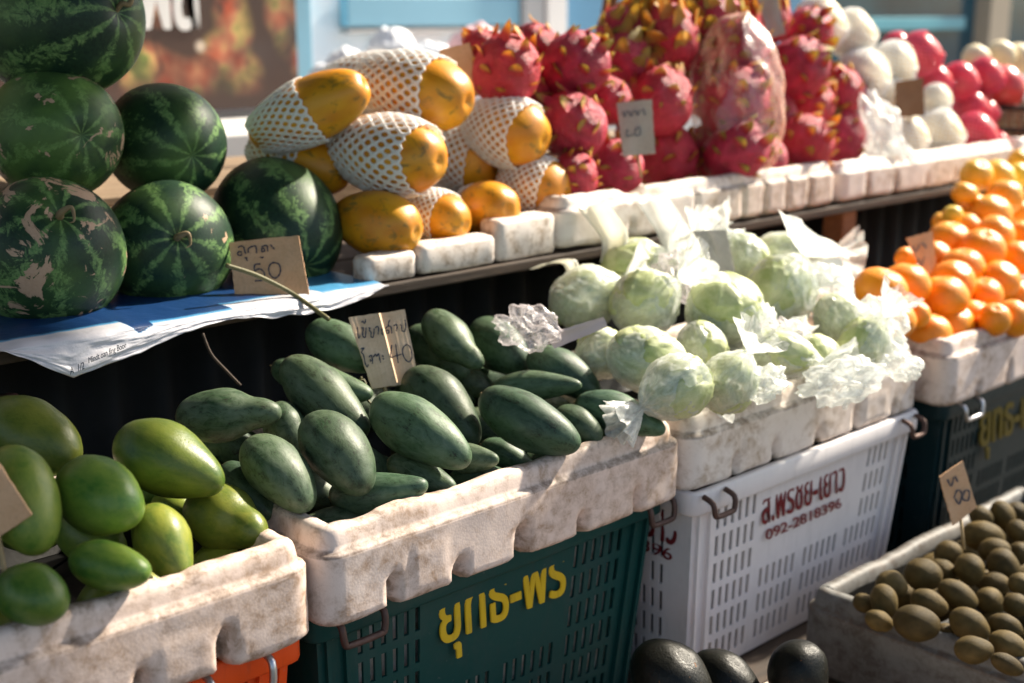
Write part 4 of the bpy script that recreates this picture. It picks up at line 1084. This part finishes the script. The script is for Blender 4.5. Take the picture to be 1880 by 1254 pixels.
card('pale corrugated card reading 40 standing on the dark mangoes', [(640, 583), (743, 567), (770, 700), (683, 714)], D40, M['cardw'], (.0001, -.0002),
     [[(250,360),(255,440),(265,500),(285,470)],[(300,375),(322,368),(325,385),(318,440),(325,482),(350,490),(358,440),(362,370)],[(305,300),(320,285),(335,310),(350,300),(355,260)],[(395,375),(410,372),(405,405),(425,425),(425,480),(450,490),(462,440),(465,380)],
      [(480,372),(505,350),(522,380),(515,455)],[(558,380),(565,440),(580,462)],[(610,385),(640,350),(680,360),(690,440)],[(650,400),(620,402),(622,440),(650,436),(652,402)],[(645,345),(650,300),(668,268)],[(715,345),(745,328),(758,360),(745,412)],
      [(795,330),(812,338),(815,365),(820,405),(855,412),(868,340),(858,268)],[(295,640),(335,628),(305,680),(330,720),(350,820),(375,868),(390,840)],[(400,745),(425,720),(440,760),(445,830)],[(410,775),(425,790),(412,802)],[(455,745),(480,710),(500,733),(520,700),(535,760),(548,812)],
      [(570,720),(582,742)],[(574,760),(592,772)],[(690,590),(675,740),(740,728),(812,708)],[(740,580),(755,700),(772,820)],[(880,580),(835,625),(830,700),(865,775),(908,805),(940,770),(944,690),(920,610),(880,580)]],
     org=(620, 550), sc=6.967, lw=1.0, thick=.0045, corr=1.3, fold=.56, stick=[(700, 690), (712, 726)])
# twisted string on the card
tw = MB(); tw.tube(smooth_path([atD(x, y, D40 - .004 - .003 * (k % 2)) for k, (x, y) in enumerate(((664, 692), (658, 706), (662, 718), (672, 712), (668, 698), (660, 702), (666, 722), (678, 738), (690, 748)))], 5), .0016, 6)
tw.tube(smooth_path([atD(x, y, D40 - .004) for x, y in ((664, 716), (656, 724), (664, 728), (674, 722))], 5), .0014, 6)
tag(tw.build('twisted_wire', M['vine'], None, True), 'thin yellowish wire twisted round the lower left of the 40 card', 'wire')
card('grey corrugated card seen from behind among the cabbages', [(1273, 424), (1335, 421), (1352, 497), (1317, 513)], depth(atP(1315, 470, PC.pl)) - .17, M['cardg'], (.0004, 0), corr=2.5, fold=.45, stick=[(1325, 490), (1330, 540)])
card('grey upright card with faint writing stuck in the dragon fruit', [(1132, 189), (1197, 182), (1203, 281), (1144, 287)], depth(atP(1168, 235, PD.pl)) - .085, M['cardg'], (0, 0),
     [[(1143,205),(1146,215),(1150,204)],[(1154,204),(1158,214),(1163,203)],[(1167,203),(1170,212),(1175,202)],[(1180,200),(1184,212)],[(1152,238),(1150,250),(1162,248)],[(1168,236),(1165,248),(1174,248),(1174,236),(1168,236)]], 'ink2', 1.3, stick=[(1170, 280), (1178, 325)], thick=.006)
card('brown card standing among the white netted fruit', [(1644, 150), (1695, 142), (1698, 212), (1643, 216)], depth(atP(1668, 180, PN.pl)) - .10, M['cardb'], stick=[(1670, 210), (1672, 250)])
card('brownish card with faded writing among the mandarins', [(1664, 437), (1712, 424), (1719, 484), (1701, 513)], depth(atP(1690, 470, PO.pl)) - .07, M['card'], (0, 0),
     [[(1674,452),(1680,462),(1688,448)],[(1692,446),(1700,456)],[(1684,475),(1690,488),(1696,472)]], 'ink2', 1.2, stick=[(1700, 505), (1706, 535)])
card('tan card with blue scribbles standing in the sapodilla box', [(1725, 875), (1768, 846), (1793, 931), (1750, 966)], 1.99, M['card'], (0, 0),
     [[(1738,880),(1745,892),(1750,876)],[(1752,874),(1757,884)],[(1752,915),(1760,925),(1764,905),(1756,900),(1750,914)],[(1770,900),(1766,915),(1776,918),(1778,902),(1770,900)]], 'ink', 1.3, stick=[(1765, 950), (1772, 1010)])
card('blank tan card cut by the left edge, in front of the green mangoes', [(-40, 800), (2, 858), (58, 945), (-30, 1005)], depth(atP(30, 930, P0.pl)) - .085, M['card'], (0, 0), stick=[(-10, 960), (24, 1160)])
card('brown card wedged behind the topmost papaya', [(806, 92), (862, 78), (886, 172), (826, 190)], depth(atP(840, 140, PP.pl)) + .02, M['card'], (0, 0))
card('grey strip of card standing high in the dragon fruit', [(1388, -12), (1425, -14), (1442, 62), (1412, 70)], depth(atP(1415, 60, PD.pl)) - .12, M['cardg'])
card('small white card at the back right of the cabbages', [(1482, 480), (1544, 474), (1560, 520), (1498, 530)], depth(atP(1520, 500, PC.pl)) - .10, M['paper'])
card('pinkish strip of tape lying between mangoes and cabbages', [(1000, 614), (1108, 582), (1116, 600), (1018, 640)], depth(atP(1058, 610, PC.pl)) - .05, M['strip'], thick=.003)

# ================================================================== TARP
def tarp():
    bot = [(-60, 628), (0, 642), (60, 662), (128, 690), (185, 668), (250, 645), (330, 606), (425, 581), (500, 580), (560, 573), (620, 560), (705, 524)]
    pts = [atY(x, y, 1.482) for x, y in bot]
    def zb(X):
        for a_, b_ in zip(pts, pts[1:]):
            if X <= b_.x: return lerp(a_.z, b_.z, max(0, (X - a_.x) / (b_.x - a_.x)))
        return pts[-1].z
    xa, xb = pts[0].x, pts[-1].x; nx_, ny_ = 330, 46; vs = []; fs = []; cl = []
    Xb0, Xb1, Xc0 = atY(240, 600, 1.49).x, atY(425, 560, 1.49).x, atY(592, 545, 1.49).x
    for i in range(nx_ + 1):
        X = lerp(xa, xb, i / nx_); z1 = zb(X) + .002 * nz((X, 0, 0), 40, 2); hang = 1.021 - z1
        for j in range(ny_ + 1):
            v = j / ny_
            if v < .42: Y = lerp(1.78, 1.492, v / .42); Z = 1.0225; w = 0
            else: k = (v - .42) / .58; Y = 1.488 - .010 * math.sin(k * PI * .5) - .012 * k * (1 if hang > .05 else .3); Z = 1.021 - hang * k; w = 1
            wr = nz((X, v * .4, 0), 16, 4) * .006 + nz((X, v, 1), 48, 8) * .0022
            if w: Y += wr * (.4 + .6 * k) - .004; 
            else: Z += abs(wr) * .5 * sstep(.05, .42, v)
            wrp = X + (1.0 if w else 0) * 0
            vs.append(Vector((X, Y, Z)))
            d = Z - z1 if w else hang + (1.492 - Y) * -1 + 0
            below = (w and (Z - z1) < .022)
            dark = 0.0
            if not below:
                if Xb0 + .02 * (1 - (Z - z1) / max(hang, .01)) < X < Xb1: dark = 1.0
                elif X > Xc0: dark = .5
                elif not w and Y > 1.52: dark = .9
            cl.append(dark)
    for i in range(nx_):
        for j in range(ny_): a_ = i*(ny_+1)+j; fs.append((a_, a_+1, a_+ny_+2, a_+ny_+1))
    m = mesh('printed_tarp', vs, fs); at = m.attributes.new('blue', 'FLOAT', 'POINT'); at.data.foreach_set('value', cl)
    t = NT('printed_tarp'); f = t.n('Attribute', {'attribute_name': 'blue'}).outputs['Fac']; v = t.n('TexCoord').outputs['Object']
    n_ = t.noise(v, 18, 5); c = t.mix(t.thr(n_, .3, .7), (.50, .50, .55), (.66, .64, .68))
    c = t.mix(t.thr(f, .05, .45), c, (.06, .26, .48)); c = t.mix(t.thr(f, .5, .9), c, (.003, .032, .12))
    t.pbsdf(c, .38, Normal=t.bump(t.noise(v, 45, 6, .7), .35, .004))
    o = obj('printed_tarp', m, t.m); s = o.modifiers.new('s', 'SOLIDIFY'); s.thickness = .0008
    tag(o, 'white and blue printed plastic sheet under the watermelons, hanging over the edge', 'plastic sheet')
    a_ = atY(163, 667, 1.462); b_ = atY(232, 638, 1.462)
    text_mesh('Mindt oan fing Boor', a_, b_ - a_, (0, -.05, 1), w=(b_ - a_).length, h=.010, extr=.0002, mat=M['ink'], parent=o)
    a_ = atY(129, 688, 1.462); b_ = atY(155, 677, 1.462)
    text_mesh('A  1/2', a_, b_ - a_, (0, -.05, 1), w=(b_ - a_).length, h=.009, extr=.0002, mat=M['ink'], parent=o)
    return o
tarp()
# stalk lying over the card, thin twig below
vv = [atY(415, 487, 1.52), atY(470, 505, 1.51), atY(525, 532, 1.50), atY(560, 555, 1.475), atY(603, 586, 1.42)]
tag(MB().tube(smooth_path(vv, 6), .0032, 8).build('melon_stalk', M['vine'], None, True), 'green stalk bent down across the 50 card over the shelf edge', 'stalk')
vv = [atY(372, 612, 1.46), atY(388, 650, 1.45), atY(415, 680, 1.44), atY(442, 708, 1.43)]
tag(MB().tube(smooth_path(vv, 6), .0018, 6).build('twig', M['darkwood'], None, True), 'thin dark twig hanging above the left mangoes', 'twig')

# plastic ribbons hanging over the shelf edge
def ribbon(label, path, w, mat, Y):
    pts = smooth_path([atY(x, y, Y - .012 * k) for k, (x, y) in enumerate(path)], 6); n = len(pts); vs = []; fs = []; nw = 8
    for i, p in enumerate(pts):
        for j in range(nw + 1):
            t = j / nw - .5; ww = w[0] + (w[1] - w[0]) * i / n
            vs.append(p + RT * (ww * t) + FW * (.012 * math.cos(t * 5 + i * .1)) + UP * .3 * ww * t)
    for i in range(n - 1):
        for j in range(nw): a_ = i*(nw+1)+j; fs.append((a_, a_+1, a_+nw+2, a_+nw+1))
    o = obj('plastic_ribbon', mesh('plastic_ribbon', vs, fs), mat); s = o.modifiers.new('s', 'SOLIDIFY'); s.thickness = .001
    tag(o, label, 'plastic ribbon', 'plastic ribbons hanging off the shelf')
M['ribbon'] = bag_mat('milky_ribbon', .55, (.85, .83, .74))
ribbon('cream plastic ribbon hanging from the foam edge onto the top left cabbage', [(1085, 376), (1105, 400), (1128, 435), (1125, 475)], (.045, .040), M['ribbon'], 1.48)
ribbon('translucent white ribbon hanging right of the cream one', [(1195, 365), (1215, 395), (1235, 425), (1252, 470)], (.05, .05), M['bagw'], 1.48)
ribbon('thin white scrap of plastic under the shelf, left of the cabbages', [(985, 492), (1010, 482), (1045, 482), (1052, 510)], (.022, .018), M['ribbon'], 1.47)

# wicker basket far right
q = atY(1868, 240, 1.58); bk = empty('wicker_basket', (q.x + .10, 1.62, 1.05)); tag(bk, 'brown wicker basket at the right edge beside the pink apples', 'basket')
b = MB(); R0 = .11
for k in range(30):
    a = 2*PI*k/30
    b.tube([(q.x + .10 + R0*.85*math.cos(a), 1.62 + R0*.85*math.sin(a), 1.04), (q.x + .10 + R0*math.cos(a), 1.62 + R0*math.sin(a), 1.17)], .008, 6)
child(b.build('staves', simple('wicker', (.30, .20, .10), .7, .3, 50, .4), None, True), bk)
b = MB()
for z, r in ((1.05, .87), (1.11, .95), (1.165, 1.02)): b.tube([(q.x + .10 + R0*r*math.cos(2*PI*k/32), 1.62 + R0*r*math.sin(2*PI*k/32), z) for k in range(33)], .008, 6, False)
child(b.build('hoops', M['darkwood'], None, True), bk)

# ================================================================== BACKGROUND SHOP FRONT
YB = 3.3
M['shopwhite'] = simple('white_painted_wall', (.72, .70, .68), .6, .08, 3, .1)
M['blueframe'] = simple('pale_blue_paint', (.22, .45, .58), .5, .1, 3, .05)
M['greyframe'] = simple('grey_aluminium', (.42, .42, .42), .4, .1, 5, .05)
M['beige'] = simple('beige_paint', (.45, .36, .26), .6, .12, 4, .1)
def glass_mat(name, a, b, sc):
    t = NT(name); v = t.n('TexCoord').outputs['Object']; f = t.noise(v, sc, 3, .5)
    t.pbsdf(t.mix(t.thr(f, .35, .65), a, b), .12); return t.m
M['bundle'] = simple('white_wrapping', (.86, .88, .90), .5, .1, 6, .2)
M['bundlep'] = simple('pinkish_wrapping', (.75, .45, .45), .5, .2, 6, .2)
M['paleglass'] = glass_mat('glare_window', (.68, .80, .88), (.93, .88, .89), 3.0)  # glare and reflections on the glass painted as pale colour
M['tealglass'] = glass_mat('dark_teal_window', (.008, .045, .07), (.03, .12, .16), 1.5)
shop = empty('shop_building', (3, YB, 0)); tag(shop, 'pale blue and white shop front behind the stall', 'shop')
def bx(name, x0, x1, z0, z1, y0, y1, mat, bev=.004): o = MB().box((x0, y0, z0), (x1, y1, z1)).build(name, mat, bevel=bev); child(o, shop); return o
def X(px, py=60): return atY(px, py, YB).x
bx('wall', -2.5, 9.5, .0, 1.128, YB + .03, YB + .25, M['shopwhite'])
bx('wall', -2.5, 9.5, 2.6, 3.4, YB + .03, YB + .25, M['shopwhite'])
xb = X(527); 
bx('window_frame', X(528), X(562), 1.131, 2.597, YB - .03, YB + .08, M['blueframe'])
bx('window_pane', X(563), X(955), 1.131, 2.597, YB + .05, YB + .06, M['paleglass'])
bx('window_frame', X(640), X(955), atY(800, 48, YB).z, atY(800, -5, YB).z, YB + .0, YB + .045, M['blueframe'])
bx('window_frame', X(640), X(955), atY(800, 52, YB).z - .012, atY(800, 52, YB).z - .002, YB + .0, YB + .045, M['greyframe'])
bx('door_frame', X(956), X(992), 1.131, 2.597, YB - .02, YB + .08, M['greyframe'])
bx('door_frame', X(994), X(1030), 1.131, 2.597, YB - .03, YB + .08, M['shopwhite'])
bx('window_pane', X(1032), X(1500), 1.131, 2.597, YB + .05, YB + .06, simple('blue_shutter', (.10, .26, .42), .4, .15, 2, .05))
bx('window_pane', X(1502), X(1805), 1.131, 2.597, YB + .05, YB + .06, M['tealglass'])
bx('window_bar', X(1600), X(1775), atY(1700, 55, YB).z, atY(1700, 32, YB).z, YB + .01, YB + .045, simple('turquoise_bar', (.12, .42, .50), .4, .1, 4, .05))
bx('window_frame', X(1806), X(1842), 1.131, 2.597, YB - .03, YB + .08, M['beige'])
bx('window_pane', X(1843), 9.5, 1.131, 2.597, YB + .05, YB + .06, M['tealglass'])
bx('window_pane', -2.5, .0, 1.131, 2.597, YB + .05, YB + .06, M['paleglass'])
# counter and wrapped goods in front of the shop window
tag(MB().box((.6, 2.80, .131), (4.3, 3.20, 1.115)).build('shop_counter', M['shopwhite'], bevel=.006), 'white counter standing in front of the shop window', 'counter')
for lb, px, py, r, v in (('large white plastic bundle on the counter, beside the blue window frame', 640, 135, 42, 0), ('white plastic bundle on the counter, in the middle of the window', 720, 100, 44, 1), ('white plastic bundle on the counter, just behind the papayas', 790, 128, 46, 2), ('low white bundle on the counter, left of the papaya tops', 600, 160, 38, 1), ('pinkish bundle on the counter, right end', 870, 110, 58, 0)):
    p = atY(px, py, 3.0); k = depth(p) / FPX * r; c = min(p.z, 1.115 + k * .9)
    p.z = max(p.z, 1.115 + k * .75)
    if not SOFT[v].materials: SOFT[v].materials.append(M['bagw'])
    o = obj('wrapped_bundle', SOFT[v], None); o.matrix_world = Matrix.Translation(p) @ Matrix.Rotation(px, 4, 'Z') @ Matrix.Diagonal((k, k, k, 1))
    o.material_slots[0].link = 'OBJECT'; o.material_slots[0].material = M['bundlep'] if 'pinkish' in lb else M['bundle']
    tag(o, lb, 'bundle', 'plastic bundles on the shop counter')
# poster
t = NT('fruit_poster_print'); v = t.n('TexCoord').outputs['Object']
n1 = t.noise(v, 7, 4, .6, 1.0); vo = t.n('TexVoronoi', {'feature': 'SMOOTH_F1'}, Vector=v, Scale=9, Smoothness=.5)
hue = t.ramp(t.noise(v, 11, 2), [(.35, (.55, .10, .05)), (.48, (.75, .30, .16)), (.56, (.80, .55, .20)), (.66, (.22, .28, .08))])
low = t.n('SeparateXYZ', None, Vector=v).outputs[2]
mask = t.math('MULTIPLY', t.thr(vo.outputs[0], .60, .20), t.thr(n1, .34, .50)); mask = t.math('MULTIPLY', mask, t.thr(low, .03, .16))
c = t.mix(mask, (.085, .055, .045), hue)
sp = t.n('TexVoronoi', None, Vector=v, Scale=5).outputs[0]; c = t.mix(t.thr(sp, .12, .06), c, (.85, .70, .55))
t.pbsdf(c, .25)
po = MB().box((-.6, YB - .05, 1.135), (X(526), YB - .03, 2.4)).build('fruit_poster', t.m, origin=(X(526), YB - .04, 1.135))
tag(po, 'large dark poster printed with blurred fruit and white Thai letters', 'poster')
a = atY(266, 52, YB - .052); 
text_mesh('ผล', a, (1, 0, 0), (0, 0, 1), w=atY(345, 52, YB).x - a.x, h=.20, bold=.006, extr=.001, mat=simple('white_print', (.85, .83, .80), .5, .02, 3, 0), parent=po)
# diagonal wooden prop behind dragon fruit
q0 = atY(1110, 70, 2.2); q1 = atY(1140, -120, 2.2)
tag(MB().tube([q0 + (q0 - q1) * 1.1, q1 + (q1 - q0) * 3], .018, 8).build('wooden_prop', M['warmwood'], None, True), 'slanting brown wooden prop rising behind the dragon fruit', 'post')

# unseen awning added over the left part of the stall (out of frame, throws the shade)
aw = empty('added_awning', (0, 1.6, 0)); tag(aw, 'unseen cloth awning added on front poles to shade the left half of the stall', 'awning')
AX1 = 2.25
vs = []; fs = []; na = 40
for i in range(na + 1):
    for j in range(21):
        x = lerp(-2.6, AX1, i / na); y = lerp(.1, 2.55, j / 20); vs.append((x, y, 2.36 - .05 * math.sin(PI * j / 20) - .03 * math.sin(PI * 3 * i / na) ** 2))
for i in range(na):
    for j in range(20): a_ = i*21+j; fs.append((a_, a_+1, a_+22, a_+21))
o = obj('canopy', mesh('canopy', vs, fs), simple('added_awning_cloth', (.06, .05, .045), .9, .2, 8, .2)); child(o, aw)
so2 = o.modifiers.new('s', 'SOLIDIFY'); so2.thickness = .003
for x in (-2.55, 0.0, AX1 - .05): child(MB().tube([(x, .12, 2.375), (x, 3.33, 2.375)], .014, 10).build('arm', M['steel'], None, True), aw)
for x in (-2.55, AX1 - .05):
    for y in (.15,): child(MB().tube([(x, y, 0.0), (x, y, 2.33)], .02, 12).build('pole', M['steel'], None, True), aw)

# ================================================================== LIGHT, SKY, CAMERA
W = bpy.data.worlds.new('World'); S.world = W; W.use_nodes = True; nt = W.node_tree
bg = nt.nodes['Background']; sk = nt.nodes.new('ShaderNodeTexSky'); sk.sky_type = 'NISHITA'; sk.sun_disc = False
SUN = Vector((.93, -.09, 0)).normalized(); EL = math.radians(40)
sk.sun_elevation = EL; sk.sun_rotation = math.atan2(SUN.x, SUN.y); sk.altitude = 0; sk.air_density = 1.2; sk.dust_density = 2.0
nt.links.new(sk.outputs[0], bg.inputs[0]); bg.inputs[1].default_value = .075
sl = bpy.data.lights.new('sun', 'SUN'); sl.energy = 4.4; sl.angle = math.radians(2.0); sl.color = (1.0, .90, .74)
so_ = bpy.data.objects.new('sun', sl); COL.objects.link(so_)
sd = Vector((SUN.x * math.cos(EL), SUN.y * math.cos(EL), math.sin(EL)))
so_.rotation_euler = sd.to_track_quat('Z', 'Y').to_euler(); so_.location = (6, 0, 6)

cd = bpy.data.cameras.new('camera'); co = bpy.data.objects.new('camera', cd); COL.objects.link(co)
cd.sensor_width = 36; cd.lens = FPX / 1880 * 36; cd.clip_start = .02; cd.clip_end = 300
mw = Matrix((RT, UP, -FW)).transposed().to_4x4(); mw.translation = CAM; co.matrix_world = mw
cd.dof.use_dof = True; cd.dof.focus_distance = 1.56; cd.dof.aperture_fstop = 3.3
S.camera = co
S.view_settings.view_transform = 'Standard'; S.view_settings.look = 'None'; S.view_settings.gamma = 1; S.view_settings.exposure = 1.45
S.cycles.transparent_max_bounces = 24; S.cycles.max_bounces = 8
